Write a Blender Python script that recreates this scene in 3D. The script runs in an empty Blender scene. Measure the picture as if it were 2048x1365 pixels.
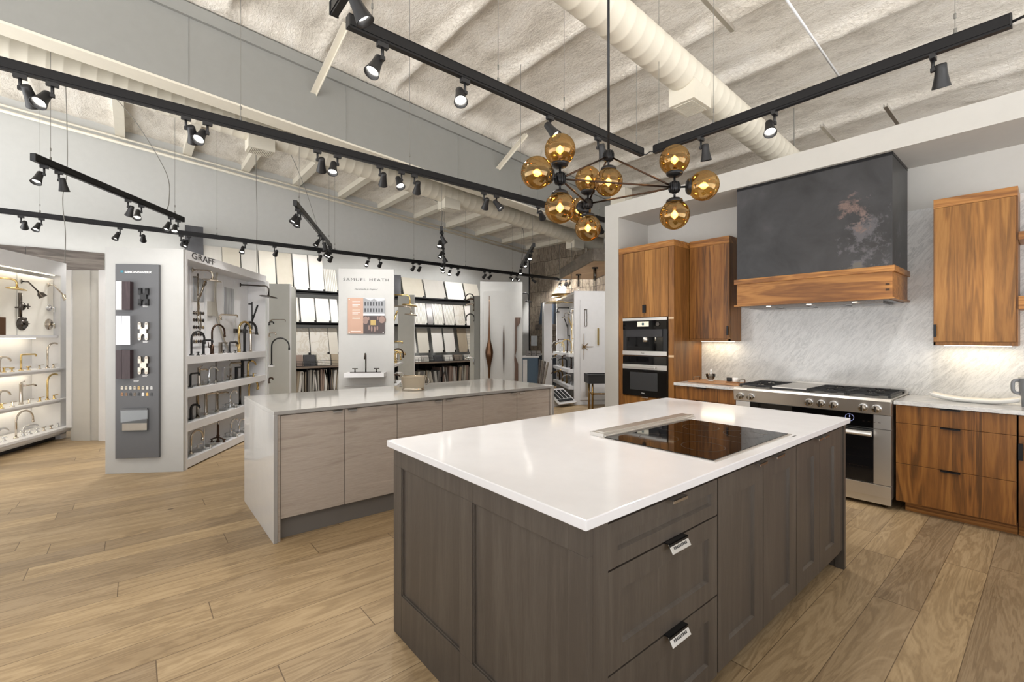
import bpy, bmesh, math, random
from mathutils import Vector, Matrix, Euler
random.seed(7)
C = bpy.context.scene.collection
PI = math.pi

# ---------------------------------------------------------------- camera
FPX, CXP, CYP = 908.0, 1024.0, 676.5
YAW = math.radians(50.2)
EYE = Vector((0, 0, 1.40))
cam_d = bpy.data.cameras.new('camera')
cam = bpy.data.objects.new('camera', cam_d); C.objects.link(cam)
cam.location = EYE
cam.rotation_euler = (PI / 2, 0, YAW)
cam_d.sensor_width = 36.0
cam_d.lens = 36.0 * FPX / 2048.0
cam_d.shift_y = -(682.5 - CYP) / 2048.0
cam_d.clip_start = 0.05
bpy.context.scene.camera = cam

# ---------------------------------------------------------------- world (added daylight fill through the unbuilt sides of the room)
W = bpy.data.worlds.new('world'); bpy.context.scene.world = W
W.use_nodes = True
bg = W.node_tree.nodes['Background']
_wt = W.node_tree          # sky above; lower half made brighter, an added uplight for the ceiling
_tc = _wt.nodes.new('ShaderNodeTexCoord'); _sp = _wt.nodes.new('ShaderNodeSeparateXYZ'); _wt.links.new(_tc.outputs['Generated'], _sp.inputs[0])
_mr = _wt.nodes.new('ShaderNodeMapRange'); _mr.inputs[1].default_value = -.05; _mr.inputs[2].default_value = .05
FILL_BELOW, SKY_UP = 5.8, 1.2
_mr.inputs[3].default_value = FILL_BELOW; _mr.inputs[4].default_value = SKY_UP
_wt.links.new(_sp.outputs[2], _mr.inputs[0]); _wt.links.new(_mr.outputs[0], bg.inputs[1])
bg.inputs[0].default_value = (1.0, 0.993, 0.985, 1)

vs = bpy.context.scene.view_settings
vs.view_transform = 'Standard'; vs.look = 'None'; vs.gamma = 1.0; vs.use_curve_mapping = False
vs.exposure = -0.32
SPOT_W = 55.0          # watts of one track spotlight

# ---------------------------------------------------------------- pixel -> world helpers (rays onto real planes)
Rv = Vector((math.cos(YAW), math.sin(YAW), 0)); Fv = Vector((-math.sin(YAW), math.cos(YAW), 0)); Uv = Vector((0, 0, 1))
def ray(x, y): return Rv * ((x - CXP) / FPX) + Fv + Uv * ((CYP - y) / FPX)
def pz(x, y, z): d = ray(x, y); return EYE + d * ((z - EYE.z) / d.z)
def pX(x, y, X): d = ray(x, y); return EYE + d * (X / d.x)
def pY(x, y, Y): d = ray(x, y); return EYE + d * (Y / d.y)
def pd(x, y, D): return EYE + ray(x, y) * D
ROOF0, ROOFS = 5.14, 0.0835
def proof(x, y, off=0.0):
    d = ray(x, y); t = (ROOF0 - off - EYE.z) / (d.z + ROOFS * d.y); return EYE + d * t
def zroof(y): return ROOF0 - ROOFS * y

# ---------------------------------------------------------------- mesh builder
class MB:
    def __init__(s): s.bm = bmesh.new()
    def _faces(s, vs, fs, m=0, smooth=False):
        bv = [s.bm.verts.new(v) for v in vs]
        for f in fs:
            try:
                F = s.bm.faces.new([bv[i] for i in f]); F.material_index = m; F.smooth = smooth
            except ValueError: pass
        return s
    def box(s, x0, x1, y0, y1, z0, z1, m=0):
        v = [(x0,y0,z0),(x1,y0,z0),(x1,y1,z0),(x0,y1,z0),(x0,y0,z1),(x1,y0,z1),(x1,y1,z1),(x0,y1,z1)]
        return s._faces(v, [(3,2,1,0),(4,5,6,7),(0,1,5,4),(1,2,6,5),(2,3,7,6),(3,0,4,7)], m)
    def obox(s, c, ax, ay, az, m=0):
        c = Vector(c); ax, ay, az = Vector(ax), Vector(ay), Vector(az)
        v = [c + ax*i + ay*j + az*k for k in (-1,1) for (i,j) in ((-1,-1),(1,-1),(1,1),(-1,1))]
        return s._faces(v, [(3,2,1,0),(4,5,6,7),(0,1,5,4),(1,2,6,5),(2,3,7,6),(3,0,4,7)], m)
    def prism(s, poly, lo, hi, axis='z', m=0):
        def P(a, b, c): return {'z': (a,b,c), 'x': (c,a,b), 'y': (a,c,b)}[axis]
        n = len(poly)
        v = [P(a,b,lo) for a,b in poly] + [P(a,b,hi) for a,b in poly]
        fs = [tuple(range(n-1,-1,-1)), tuple(range(n,2*n))] + [(i,(i+1)%n,n+(i+1)%n,n+i) for i in range(n)]
        return s._faces(v, fs, m)
    def cyl(s, p0, p1, r0, r1=None, n=16, m=0, caps=True, smooth=True):
        if r1 is None: r1 = r0
        return s.tube([p0, p1], [r0, r1], n, m, caps, smooth)
    def tube(s, pts, r, n=10, m=0, caps=True, smooth=True):
        pts = [Vector(p) for p in pts]
        rs = r if isinstance(r, (list, tuple)) else [r]*len(pts)
        rings = []; up = None
        for i, p in enumerate(pts):
            if i == 0: t = pts[1]-p
            elif i == len(pts)-1: t = p-pts[i-1]
            else: t = (pts[i+1]-p).normalized() + (p-pts[i-1]).normalized()
            t = t.normalized() if t.length > 1e-9 else Vector((0,0,1))
            if up is None:
                up = Vector((0,0,1)) if abs(t.z) < .9 else Vector((1,0,0))
            a = up - t*up.dot(t)
            if a.length < 1e-6: a = Vector((1,0,0)) - t*t.x
            a.normalize(); b = t.cross(a); up = a
            rings.append([s.bm.verts.new(p + (a*math.cos(2*PI*k/n) + b*math.sin(2*PI*k/n))*rs[i]) for k in range(n)])
        for i in range(len(rings)-1):
            for k in range(n):
                F = s.bm.faces.new((rings[i][k], rings[i][(k+1)%n], rings[i+1][(k+1)%n], rings[i+1][k])); F.smooth = smooth; F.material_index = m
        if caps:
            F = s.bm.faces.new(rings[0][::-1]); F.material_index = m
            F = s.bm.faces.new(rings[-1]); F.material_index = m
        return s
    def lathe(s, prof, c=(0,0,0), axis=(0,0,1), n=24, m=0, smooth=True, cap=True):
        c = Vector(c); t = Vector(axis).normalized()
        a = Vector((1,0,0)) if abs(t.x) < .9 else Vector((0,1,0))
        a = (a - t*a.dot(t)).normalized(); b = t.cross(a)
        rings = []
        for r, h in prof:
            if r < 1e-6: rings.append([s.bm.verts.new(c + t*h)])
            else: rings.append([s.bm.verts.new(c + t*h + (a*math.cos(2*PI*k/n)+b*math.sin(2*PI*k/n))*r) for k in range(n)])
        for i in range(len(rings)-1):
            A, B = rings[i], rings[i+1]
            for k in range(n):
                k2 = (k+1)%n
                if len(A) == 1 and len(B) == 1: continue
                if len(A) == 1: f = (A[0], B[k2], B[k])
                elif len(B) == 1: f = (A[k], A[k2], B[0])
                else: f = (A[k], A[k2], B[k2], B[k])
                F = s.bm.faces.new(f); F.smooth = smooth; F.material_index = m
        if cap:
            for R_, rev in ((rings[0], True), (rings[-1], False)):
                if len(R_) > 1:
                    F = s.bm.faces.new(R_[::-1] if rev else R_); F.material_index = m
        return s
    def sphere(s, c, r, n=20, m=0, sc=(1,1,1)):
        k = n//2
        c = Vector(c)
        prof = [(r*math.sin(PI*i/k), -r*math.cos(PI*i/k)) for i in range(k+1)]
        prof[0] = (0,-r); prof[-1] = (0,r)
        n0 = len(s.bm.verts)
        s.lathe(prof, (0,0,0), (0,0,1), n, m)
        s.bm.verts.ensure_lookup_table()
        for v in s.bm.verts[n0:]:
            v.co = Vector((v.co.x*sc[0], v.co.y*sc[1], v.co.z*sc[2])) + c
        return s
    def quad(s, a, b, c, d, m=0): return s._faces([a,b,c,d], [(0,1,2,3)], m)
    def panel_front(s, x0, x1, z0, z1, y, th, rail, rec, nrm=-1, axis='y', m=0, mp=None, cham=0.006):
        """shaker front: slab with a recessed centre panel and small chamfer. face at y, thickness th going away from nrm"""
        mp = m if mp is None else mp
        def P(a, d, z): return (a, d, z) if axis == 'y' else (d, a, z)
        f = y; b = y - nrm*th; r = y - nrm*rec
        o = [(x0,z0),(x1,z0),(x1,z1),(x0,z1)]
        i1 = [(x0+rail,z0+rail),(x1-rail,z0+rail),(x1-rail,z1-rail),(x0+rail,z1-rail)]
        i2 = [(x0+rail+cham,z0+rail+cham),(x1-rail-cham,z0+rail+cham),(x1-rail-cham,z1-rail-cham),(x0+rail+cham,z1-rail-cham)]
        v = [P(a,f,z) for a,z in o] + [P(a,f,z) for a,z in i1] + [P(a,r,z) for a,z in i2] + [P(a,b,z) for a,z in o]
        fs = []
        for k in range(4):
            k2 = (k+1)%4
            fs += [(k,k2,4+k2,4+k), (4+k,4+k2,8+k2,8+k), (12+k2,12+k,k,k2)]
        s._faces(v, fs, m)
        s._faces([P(a,r,z) for a,z in i2], [(0,1,2,3)], mp)
        s._faces([P(a,b,z) for a,z in o], [(3,2,1,0)], m)
        return s
    def build(s, name, mats, parent=None, label=None, world=True, bevel=0, fix=True):
        if fix: bmesh.ops.recalc_face_normals(s.bm, faces=s.bm.faces[:])
        me = bpy.data.meshes.new(name)
        if parent is not None and world:
            M = Matrix.LocRotScale(parent.location, parent.rotation_euler, None)
            p = parent.parent
            while p is not None:
                M = Matrix.LocRotScale(p.location, p.rotation_euler, None) @ M; p = p.parent
            s.bm.transform(M.inverted())
        s.bm.to_mesh(me); s.bm.free()
        for m in (mats if isinstance(mats, (list, tuple)) else [mats]): me.materials.append(m)
        o = bpy.data.objects.new(name, me); C.objects.link(o)
        if parent is not None: o.parent = parent
        if label: o['label'] = label
        if bevel:
            b = o.modifiers.new('bevel', 'BEVEL'); b.width = bevel; b.segments = 2; b.limit_method = 'ANGLE'; b.angle_limit = math.radians(40)
            b.harden_normals = False
        return o

def thing(name, label, cat, loc=(0,0,0), rz=0, group=None):
    o = bpy.data.objects.new(name, None); C.objects.link(o)
    o.empty_display_size = .05
    o.location = loc; o.rotation_euler = (0, 0, rz)
    o['label'] = label; o['category'] = cat
    if group: o['group'] = group
    return o
def tag(o, label, cat, group=None, kind=None):
    o['label'] = label; o['category'] = cat
    if group: o['group'] = group
    if kind: o['kind'] = kind
    return o
def struct(o, label=None):
    o['kind'] = 'structure'
    if label: o['label'] = label
    return o
def dup(root, loc, rz, label, group=None):
    r = root.copy(); C.objects.link(r); r.location = loc; r.rotation_euler = (0, 0, rz); r['label'] = label
    if group: r['group'] = group
    for ch in list(root.children):
        c = ch.copy(); C.objects.link(c); c.parent = r
        for g in list(ch.children):
            d = g.copy(); C.objects.link(d); d.parent = c
    return r
ORD = ['first','second','third','fourth','fifth','sixth','seventh','eighth','ninth','tenth','eleventh','twelfth','thirteenth','fourteenth','fifteenth','sixteenth','seventeenth','eighteenth','nineteenth','twentieth','twenty-first','twenty-second','twenty-third','twenty-fourth','twenty-fifth']

def text_mesh(body, size, depth=0.0, spacing=1.0, bold=0.0, width=None, scale_x=1.0, shear=0.0):
    cu = bpy.data.curves.new('t', 'FONT'); cu.body = body; cu.size = size; cu.extrude = depth; cu.offset = bold
    cu.space_character = spacing; cu.shear = shear; cu.resolution_u = 3
    ob = bpy.data.objects.new('t', cu); C.objects.link(ob)
    bpy.context.view_layer.update()
    dg = bpy.context.evaluated_depsgraph_get()
    me = bpy.data.meshes.new_from_object(ob.evaluated_get(dg))
    C.objects.unlink(ob); bpy.data.objects.remove(ob)
    xs = [v.co.x for v in me.vertices]
    w = max(xs) - min(xs); x0 = min(xs)
    k = (width / w) if width else 1.0
    for v in me.vertices: v.co.x = (v.co.x - x0) * (k if width else scale_x)
    return me
def add_text(body, size, org, right, up, mat, parent, name='lettering', depth=0.001, spacing=1.0, bold=0.0, width=None, label=None, shear=0.0):
    """flat lettering starting at org (world), running along `right`, letters up along `up`"""
    me = text_mesh(body, size, depth, spacing, bold, width, shear=shear)
    r = Vector(right).normalized(); u = Vector(up).normalized(); n = r.cross(u)
    M = Matrix((( r.x,u.x,n.x,org[0]),(r.y,u.y,n.y,org[1]),(r.z,u.z,n.z,org[2]),(0,0,0,1)))
    pm = Matrix.Identity(4)
    p = parent
    while p is not None:
        pm = Matrix.LocRotScale(p.location, p.rotation_euler, None) @ pm; p = p.parent
    me.transform(pm.inverted() @ M)
    me.name = name; me.materials.clear(); me.materials.append(mat)
    o = bpy.data.objects.new(name, me); C.objects.link(o); o.parent = parent
    if label: o['label'] = label
    return o

# ---------------------------------------------------------------- materials
def srgb(h):
    h = h.lstrip('#'); c = [int(h[i:i+2], 16)/255 for i in (0,2,4)]
    return tuple((x/12.92 if x <= .04045 else ((x+.055)/1.055)**2.4) for x in c) + (1,)
class NT:
    def __init__(s, name):
        s.m = bpy.data.materials.new(name); s.m.use_nodes = True
        s.t = s.m.node_tree; s.b = s.t.nodes['Principled BSDF']; s.out = s.t.nodes['Material Output']
    def n(s, typ, **kw):
        nd = s.t.nodes.new('ShaderNode'+typ)
        for k, v in kw.items(): setattr(nd, k, v)
        return nd
    def l(s, a, b): s.t.links.new(a, b)
    def co(s, scale=(1,1,1), rot=(0,0,0), kind='Object', loc=(0,0,0)):
        if kind == 'World':
            src = s.n('NewGeometry').outputs['Position']
        else: src = s.n('TexCoord').outputs[kind]
        mp = s.n('Mapping'); mp.inputs['Scale'].default_value = scale; mp.inputs['Rotation'].default_value = rot; mp.inputs['Location'].default_value = loc
        s.l(src, mp.inputs[0]); return mp.outputs[0]
    def noise(s, vec, scale, detail=4, rough=.6, dist=0):
        n = s.n('TexNoise'); n.inputs['Scale'].default_value = scale; n.inputs['Detail'].default_value = detail
        n.inputs['Roughness'].default_value = rough; n.inputs['Distortion'].default_value = dist
        s.l(vec, n.inputs['Vector']); return n.outputs['Fac']
    def ramp(s, fac, stops):
        r = s.n('ValToRGB'); e = r.color_ramp.elements
        while len(e) < len(stops): e.new(.5)
        for i, (p, c) in enumerate(stops): e[i].position = p; e[i].color = c if len(c) == 4 else (*c, 1)
        s.l(fac, r.inputs[0]); return r.outputs[0]
    def mix(s, fac, a, b, mode='MIX'):
        m = s.n('Mix', data_type='RGBA', blend_type=mode)
        for sock, val in ((m.inputs[0], fac), (m.inputs[6], a), (m.inputs[7], b)):
            if isinstance(val, (int, float)): sock.default_value = val
            elif isinstance(val, tuple): sock.default_value = val
            else: s.l(val, sock)
        return m.outputs[2]
    def math(s, op, a, b=None, c=None):
        m = s.n('Math', operation=op)
        for i, v in enumerate((a, b, c)):
            if v is None: continue
            if isinstance(v, (int, float)): m.inputs[i].default_value = v
            else: s.l(v, m.inputs[i])
        return m.outputs[0]
    def bump(s, h, strength=.3, dist=.01):
        b = s.n('Bump'); b.inputs['Strength'].default_value = strength; b.inputs['Distance'].default_value = dist
        s.l(h, b.inputs['Height']); s.l(b.outputs[0], s.b.inputs['Normal'])
    def set(s, **kw):
        for k, v in kw.items():
            i = s.b.inputs[k.replace('_', ' ')]
            if isinstance(v, (int, float)) or isinstance(v, tuple): i.default_value = v
            else: s.l(v, i)
        return s
def plain(name, col, rough=.5, metal=0.0, bump=0.0, bscale=200, **kw):
    t = NT(name)
    c = srgb(col) if isinstance(col, str) else col
    if bump:
        v = t.co(); t.bump(t.noise(v, bscale, 3), bump, .002)
    v = t.co(); f = t.noise(v, 9, 3)
    t.set(Base_Color=t.mix(f, tuple(x*.95 for x in c[:3])+(1,), tuple(min(1,x*1.05) for x in c[:3])+(1,)), Roughness=rough, Metallic=metal, **kw)
    return t.m
def metal(name, col, rough=.2):
    t = NT(name); c = srgb(col)
    f = t.noise(t.co(), 30, 2)
    t.set(Base_Color=c, Metallic=1.0, Roughness=rough); return t.m
def emit(name, col, s):
    t = NT(name); t.set(Base_Color=srgb(col), Emission_Color=srgb(col), Emission_Strength=s); return t.m

def wood(name, dark, mid, light, axis='z', across='x', board=0.0, scale=1.0, rough=.4, contrast=1.0, vary=.35, ring=1.0, spec=.4):
    """grain along `axis`; boards laid across `across` of width `board`"""
    t = NT(name)
    st = {'x': [14,14,14], 'y': [14,14,14], 'z': [14,14,14]}[axis]
    st['xyz'.index(axis)] = .9
    sc = tuple(v*scale for v in st)
    tc = t.n('TexCoord').outputs['Object']
    sep = t.n('SeparateXYZ'); t.l(tc, sep.inputs[0])
    ac = sep.outputs['XYZ'.index(across.upper())]
    off = 0.0
    vec = tc
    if board:
        idx = t.math('FLOOR', t.math('DIVIDE', ac, board))
        wn = t.n('TexWhiteNoise', noise_dimensions='1D'); t.l(idx, wn.inputs['W'])
        add = t.n('VectorMath', operation='MULTIPLY_ADD')
        t.l(wn.outputs['Color'], add.inputs[0]); add.inputs[1].default_value = (7,7,7); t.l(tc, add.inputs[2])
        vec = add.outputs[0]
        bv = wn.outputs['Value']
    mp = t.n('Mapping'); mp.inputs['Scale'].default_value = sc; t.l(vec, mp.inputs[0])
    big = t.noise(mp.outputs[0], .45, 4, .55, 1.2)
    fine = t.noise(mp.outputs[0], 6.0, 3, .7)
    band = t.math('SINE', t.math('MULTIPLY', big, 34*ring))
    band = t.math('MULTIPLY_ADD', band, .5, .5)
    f = t.math('MULTIPLY_ADD', fine, .45, t.math('MULTIPLY', band, .35*contrast))
    f = t.math('ADD', f, t.math('MULTIPLY_ADD', big, .8, -.3))
    col = t.ramp(f, [(.22, srgb(dark)), (.5, srgb(mid)), (.85, srgb(light))])
    if board:
        k = t.math('MULTIPLY_ADD', bv, vary, 1-vary/2)
        cc = t.n('CombineXYZ'); 
        for i in range(3): t.l(k, cc.inputs[i])
        col = t.mix(1.0, col, cc.outputs[0], 'MULTIPLY')
    t.set(Base_Color=col, Roughness=rough); t.b.inputs['Specular IOR Level'].default_value = spec
    t.bump(fine, .12, .001)
    return t.m

M = {}
M['paint'] = plain('white_paint', '#bdbebc', .6)
M['paint_warm'] = plain('warm_white_paint', '#bfbdb8', .6)
M['paint_gray'] = plain('grey_paint', '#898985', .6)
M['cream'] = plain('cream_paint', '#d4cebf', .6)
M['fin_grey'] = plain('display_grey', '#b4b5b0', .5)
M['blade'] = plain('satin_blade', '#bdb8ae', .3, .5)
M['nickel_dark'] = metal('tub_nickel', '#b5aa99', .12)
M['white_lam'] = plain('white_laminate', '#dadadc', .35)
M['white_disp'] = plain('display_white', '#b4b4b2', .45)
M['black'] = plain('matte_black', '#1b1b1d', .45)
M['black_sat'] = plain('satin_black_metal', '#232325', .35, .6)
M['charcoal'] = plain('charcoal_panel', '#5b5c5f', .5)
M['steel'] = metal('stainless_steel', '#dedbd6', .36)
M['nickel'] = metal('polished_nickel', '#cfc6ba', .12)
M['bnickel'] = metal('brushed_nickel', '#9d9488', .22)
M['chrome'] = metal('chrome', '#dcdde0', .07)
M['gold'] = metal('brushed_gold', '#d6bc84', .25)
M['brass'] = metal('aged_brass', '#9a7b4a', .3)
M['bronze'] = metal('dark_bronze', '#4a3a30', .35)
M['gunmetal'] = metal('gunmetal', '#5d5854', .25)
M['copperbronze'] = metal('cast_bronze', '#6f5340', .28)
M['castiron'] = plain('cast_iron', '#1f2022', .55)
M['blackglass'] = plain('black_glass', '#060607', .04)
M['darkglass'] = plain('oven_glass', '#101012', .06)
M['rubber'] = plain('grey_cable', '#77756f', .6)
M['porcelain'] = plain('white_porcelain', '#f4f3f0', .15)
M['greycup'] = plain('grey_tumbler', '#7d7f83', .35)
M['dark_text'] = plain('dark_lettering', '#3d3b3b', .5)
M['white_text'] = plain('white_lettering', '#f0f0f0', .5)
M['teal'] = plain('teal_mark', '#2f7f92', .5)
M['navy'] = plain('blue_grey_paint', '#4d6275', .5)
M['navyd'] = plain('dark_navy_paint', '#27303c', .5)
M['sinkblack'] = plain('black_stone', '#2c2c2e', .5)
M['pink'] = plain('dusty_pink_print', '#b89684', .6)
M['lamp_lens'] = emit('lit_lens', '#fffaf0', 24.0)
M['lamp_lens_dim'] = emit('dim_lens', '#fff4e0', 4.0)
M['filament'] = emit('warm_filament', '#ffc873', 22.0)
M['led'] = emit('warm_led_strip', '#fff0d0', 7.0)

def marble(name, base, vein, rot, scale=1.0, rough=.12, amt=.7):
    t = NT(name)
    v = t.co((2.2*scale, 2.2*scale, 2.2*scale), rot)
    mp = t.n('Mapping'); mp.inputs['Scale'].default_value = (.35, 1.0, 1.6); t.l(v, mp.inputs[0])
    n1 = t.noise(mp.outputs[0], 3.2, 8, .62, 1.1)
    n2 = t.noise(mp.outputs[0], 14, 6, .7, .6)
    r1 = t.math('ABSOLUTE', t.math('SUBTRACT', n1, .5))
    r2 = t.math('ABSOLUTE', t.math('SUBTRACT', n2, .56))
    k1 = t.ramp(r1, [(0.0, (1,1,1)), (.05, (.25,.25,.25)), (.16, (0,0,0))])
    k2 = t.ramp(r2, [(0.0, (.55,.55,.55)), (.02, (.12,.12,.12)), (.06, (0,0,0))])
    cloud = t.noise(v, .9, 3)
    f = t.math('MULTIPLY', t.math('ADD', t.math('MULTIPLY', k1, .55), k2), amt)
    f = t.math('MULTIPLY', f, t.math('MULTIPLY_ADD', cloud, 1.2, .2))
    c = t.mix(f, srgb(base), srgb(vein))
    t.set(Base_Color=c, Roughness=rough); return t.m
M['marble'] = marble('carrara_marble', '#dcdcdb', '#74777b', (0, math.radians(50), 0), 1.9, amt=.62)
M['marble_top'] = marble('marble_worktop', '#dededd', '#8d9094', (math.radians(90), math.radians(20), 0), 1.0)
M['quartz'] = plain('white_quartz', '#dcdcdf', .10)
M['quartz'].node_tree.nodes['Principled BSDF'].inputs['Specular IOR Level'].default_value = .4
M['quartz_grey'] = plain('light_grey_quartz', '#d3d2d0', .05)
M['quartz_shade'] = plain('shaded_quartz_edge', '#9a9896', .2)  # same quartz slab; the weaker light on its edges is painted in as darker grey

M['walnut'] = wood('walnut', '#775023', '#9a6830', '#b88546', 'z', 'x', .11, .9, .38, vary=.3, ring=1.0, contrast=.8)
M['walnut_d'] = wood('walnut_dark', '#5a3a1b', '#855628', '#a8743a', 'z', 'x', .17, .9, .36, vary=.3, ring=1.1, contrast=.85)
M['walnut_side'] = wood('walnut_side_grain', '#6b441f', '#8e5f2e', '#a87840', 'z', 'y', .3, 1.3, .4, vary=.12, contrast=.4)
M['walnut_h'] = wood('walnut_horizontal', '#7a4d24', '#a06c36', '#bb8648', 'x', 'z', .5, 1.0, .38, vary=.1, ring=1.2)
M['greyoak'] = wood('pale_grey_oak', '#9d9288', '#b3a99f', '#c6bdb3', 'y', 'z', .6, 2.2, .45, vary=.06, ring=.5, contrast=.3)
M['darkoak'] = wood('dark_stained_oak', '#48413b', '#544d46', '#605951', 'z', 'x', .0, 3.0, .42, contrast=.12, ring=.3, spec=.35)
M['darkoak_y'] = wood('dark_stained_oak_side', '#48413b', '#544d46', '#605951', 'z', 'y', .0, 3.0, .42, contrast=.12, ring=.3, spec=.35)
M['darkveneer'] = wood('dark_wenge', '#33272a', '#45373a', '#57474a', 'z', 'x', 0, 2.0, .45, contrast=.3)
M['boardwood'] = wood('serving_board_wood', '#8b6443', '#a87c56', '#c29670', 'x', 'y', .0, 1.5, .5)
M['rustic'] = wood('weathered_grey_wood', '#6a6259', '#857d73', '#9f978c', 'x', 'z', .14, .8, .7, vary=.3, ring=.25, contrast=.2)
M['palewood'] = wood('pale_plywood', '#c9a987', '#dcc09d', '#e8d0b0', 'x', 'y', .0, .5, .6, contrast=.3)
M['brownplank'] = wood('dark_plank', '#3d3631', '#554d47', '#6b645d', 'y', 'z', .2, .8, .5, vary=.3)
M['teakbrown'] = wood('bronze_wood', '#4a372d', '#5e483c', '#745c4e', 'z', 'x', .0, 1.2, .5)

def floor_mat():
    t = NT('oak_plank_floor')
    pos = t.n('NewGeometry').outputs['Position']
    sep = t.n('SeparateXYZ'); t.l(pos, sep.inputs[0])
    x, y = sep.outputs[0], sep.outputs[1]
    WD, LN = .187, 2.1
    row = t.math('FLOOR', t.math('DIVIDE', t.math('ADD', x, .262), WD))
    wn = t.n('TexWhiteNoise', noise_dimensions='1D'); t.l(row, wn.inputs['W'])
    yy = t.math('ADD', y, t.math('MULTIPLY', wn.outputs['Value'], LN*7))
    col_i = t.math('FLOOR', t.math('DIVIDE', yy, LN))
    cmb = t.n('CombineXYZ'); t.l(row, cmb.inputs[0]); t.l(col_i, cmb.inputs[1])
    w2 = t.n('TexWhiteNoise', noise_dimensions='2D'); t.l(cmb.outputs[0], w2.inputs['Vector'])
    add = t.n('VectorMath', operation='MULTIPLY_ADD'); t.l(w2.outputs['Color'], add.inputs[0]); add.inputs[1].default_value = (9,9,9); t.l(pos, add.inputs[2])
    mp = t.n('Mapping'); mp.inputs['Scale'].default_value = (9, .8, 1); t.l(add.outputs[0], mp.inputs[0])
    big = t.noise(mp.outputs[0], .6, 5, .6, 1.5)
    mp2 = t.n('Mapping'); mp2.inputs['Scale'].default_value = (60, 3, 1); t.l(add.outputs[0], mp2.inputs[0])
    fine = t.noise(mp2.outputs[0], 2.0, 4, .7)
    band = t.math('MULTIPLY_ADD', t.math('SINE', t.math('MULTIPLY', big, 60)), .5, .5)
    f = t.math('ADD', t.math('MULTIPLY', fine, .4), t.math('ADD', t.math('MULTIPLY', band, .22), t.math('MULTIPLY', big, .55)))
    col = t.ramp(f, [(.25, srgb('#766249')), (.55, srgb('#9a8465')), (.85, srgb('#b19b7b'))])
    k = t.math('MULTIPLY_ADD', w2.outputs['Value'], .36, .80)
    kk = t.n('CombineXYZ'); t.l(k, kk.inputs[0]); t.l(k, kk.inputs[1]); t.l(t.math('MULTIPLY_ADD', w2.outputs['Value'], .30, .83), kk.inputs[2])
    col = t.mix(1.0, col, kk.outputs[0], 'MULTIPLY')
    cl = t.noise(t.co((1.2,.35,1), kind='World'), 3, 4, .6, .6)
    col = t.mix(t.ramp(cl, [(.55,(0,0,0)),(.75,(.45,.45,.45))]), col, srgb('#7d684d'))
    # seams
    fx = t.math('FRACT', t.math('DIVIDE', t.math('ADD', x, .262), WD)); fy = t.math('FRACT', t.math('DIVIDE', yy, LN))
    ex = t.math('LESS_THAN', t.math('MINIMUM', fx, t.math('SUBTRACT', 1, fx)), .0085)
    ey = t.math('LESS_THAN', t.math('MINIMUM', fy, t.math('SUBTRACT', 1, fy)), .0011)
    seam = t.math('MAXIMUM', ex, ey)
    vor = t.n('TexVoronoi', feature='F1'); vor.inputs['Scale'].default_value = 1.3; t.l(t.co((1,.8,1), kind='World'), vor.inputs['Vector'])
    knot = t.math('LESS_THAN', vor.outputs['Distance'], .022)
    dark = t.math('MAXIMUM', t.math('MULTIPLY', seam, .75), t.math('MULTIPLY', knot, .7))
    col = t.mix(dark, col, srgb('#4a3826'))
    t.set(Base_Color=col, Roughness=t.math('MULTIPLY_ADD', fine, .15, .36)); t.b.inputs['Specular IOR Level'].default_value = .35
    t.bump(t.math('SUBTRACT', t.math('MULTIPLY', fine, .3), seam), .25, .002)
    return t.m
M['floor'] = floor_mat()

def foam_mat():
    t = NT('spray_foam_ceiling')
    v = t.co((1.0, 2.4, 1), kind='World')
    n1 = t.noise(v, 1.6, 6, .65, .4); n2 = t.noise(t.co((1,1.5,1), kind='World'), 22, 5, .75, .5)
    c = t.ramp(t.math('ADD', t.math('MULTIPLY', n1, .7), t.math('MULTIPLY', n2, .3)), [(.36, srgb('#cdc5b8')), (.5, srgb('#ece5d9')), (.66, srgb('#f6f1e8'))])
    t.set(Base_Color=c, Roughness=.85); t.bump(t.math('ADD', n2, t.math('MULTIPLY', n1, 1.5)), .8, .035); return t.m
M['foam'] = foam_mat()

def steelhood_mat():
    t = NT('blackened_steel')
    v = t.co((1,1,1)); n1 = t.noise(v, 2.4, 6, .6, .5); n2 = t.noise(v, 9, 6, .7, .3)
    base = t.ramp(n1, [(.3, srgb('#303031')), (.6, srgb('#424244')), (.8, srgb('#525053'))])
    sep = t.n('SeparateXYZ'); t.l(t.n('TexCoord').outputs['Object'], sep.inputs[0])
    def blob(cx, cz, sx, sz, th):
        dx = t.math('DIVIDE', t.math('SUBTRACT', sep.outputs[0], cx), sx); dz = t.math('DIVIDE', t.math('SUBTRACT', sep.outputs[2], cz), sz)
        d = t.math('ADD', t.math('MULTIPLY', dx, dx), t.math('MULTIPLY', dz, dz))
        f = t.math('SUBTRACT', t.math('ADD', n2, t.math('MULTIPLY', n1, .5)), t.math('MULTIPLY', d, .22))
        return t.ramp(f, [(th, (0,0,0)), (th+.10, (1,1,1))])
    rust = blob(.40, .77, .17, .2, .66)
    lite = blob(.45, .58, .22, .4, .64)
    gold = blob(.40, .22, .3, .16, .70)
    c = t.mix(t.math('MULTIPLY', lite, .45), base, srgb('#77757a'))
    c = t.mix(t.math('MULTIPLY', rust, .85), c, srgb('#7a665f'))
    c = t.mix(t.math('MULTIPLY', gold, .5), c, srgb('#6a6455'))
    t.set(Base_Color=c, Roughness=t.math('MULTIPLY_ADD', n1, .25, .28), Metallic=.35); return t.m
M['hoodsteel'] = steelhood_mat()

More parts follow.
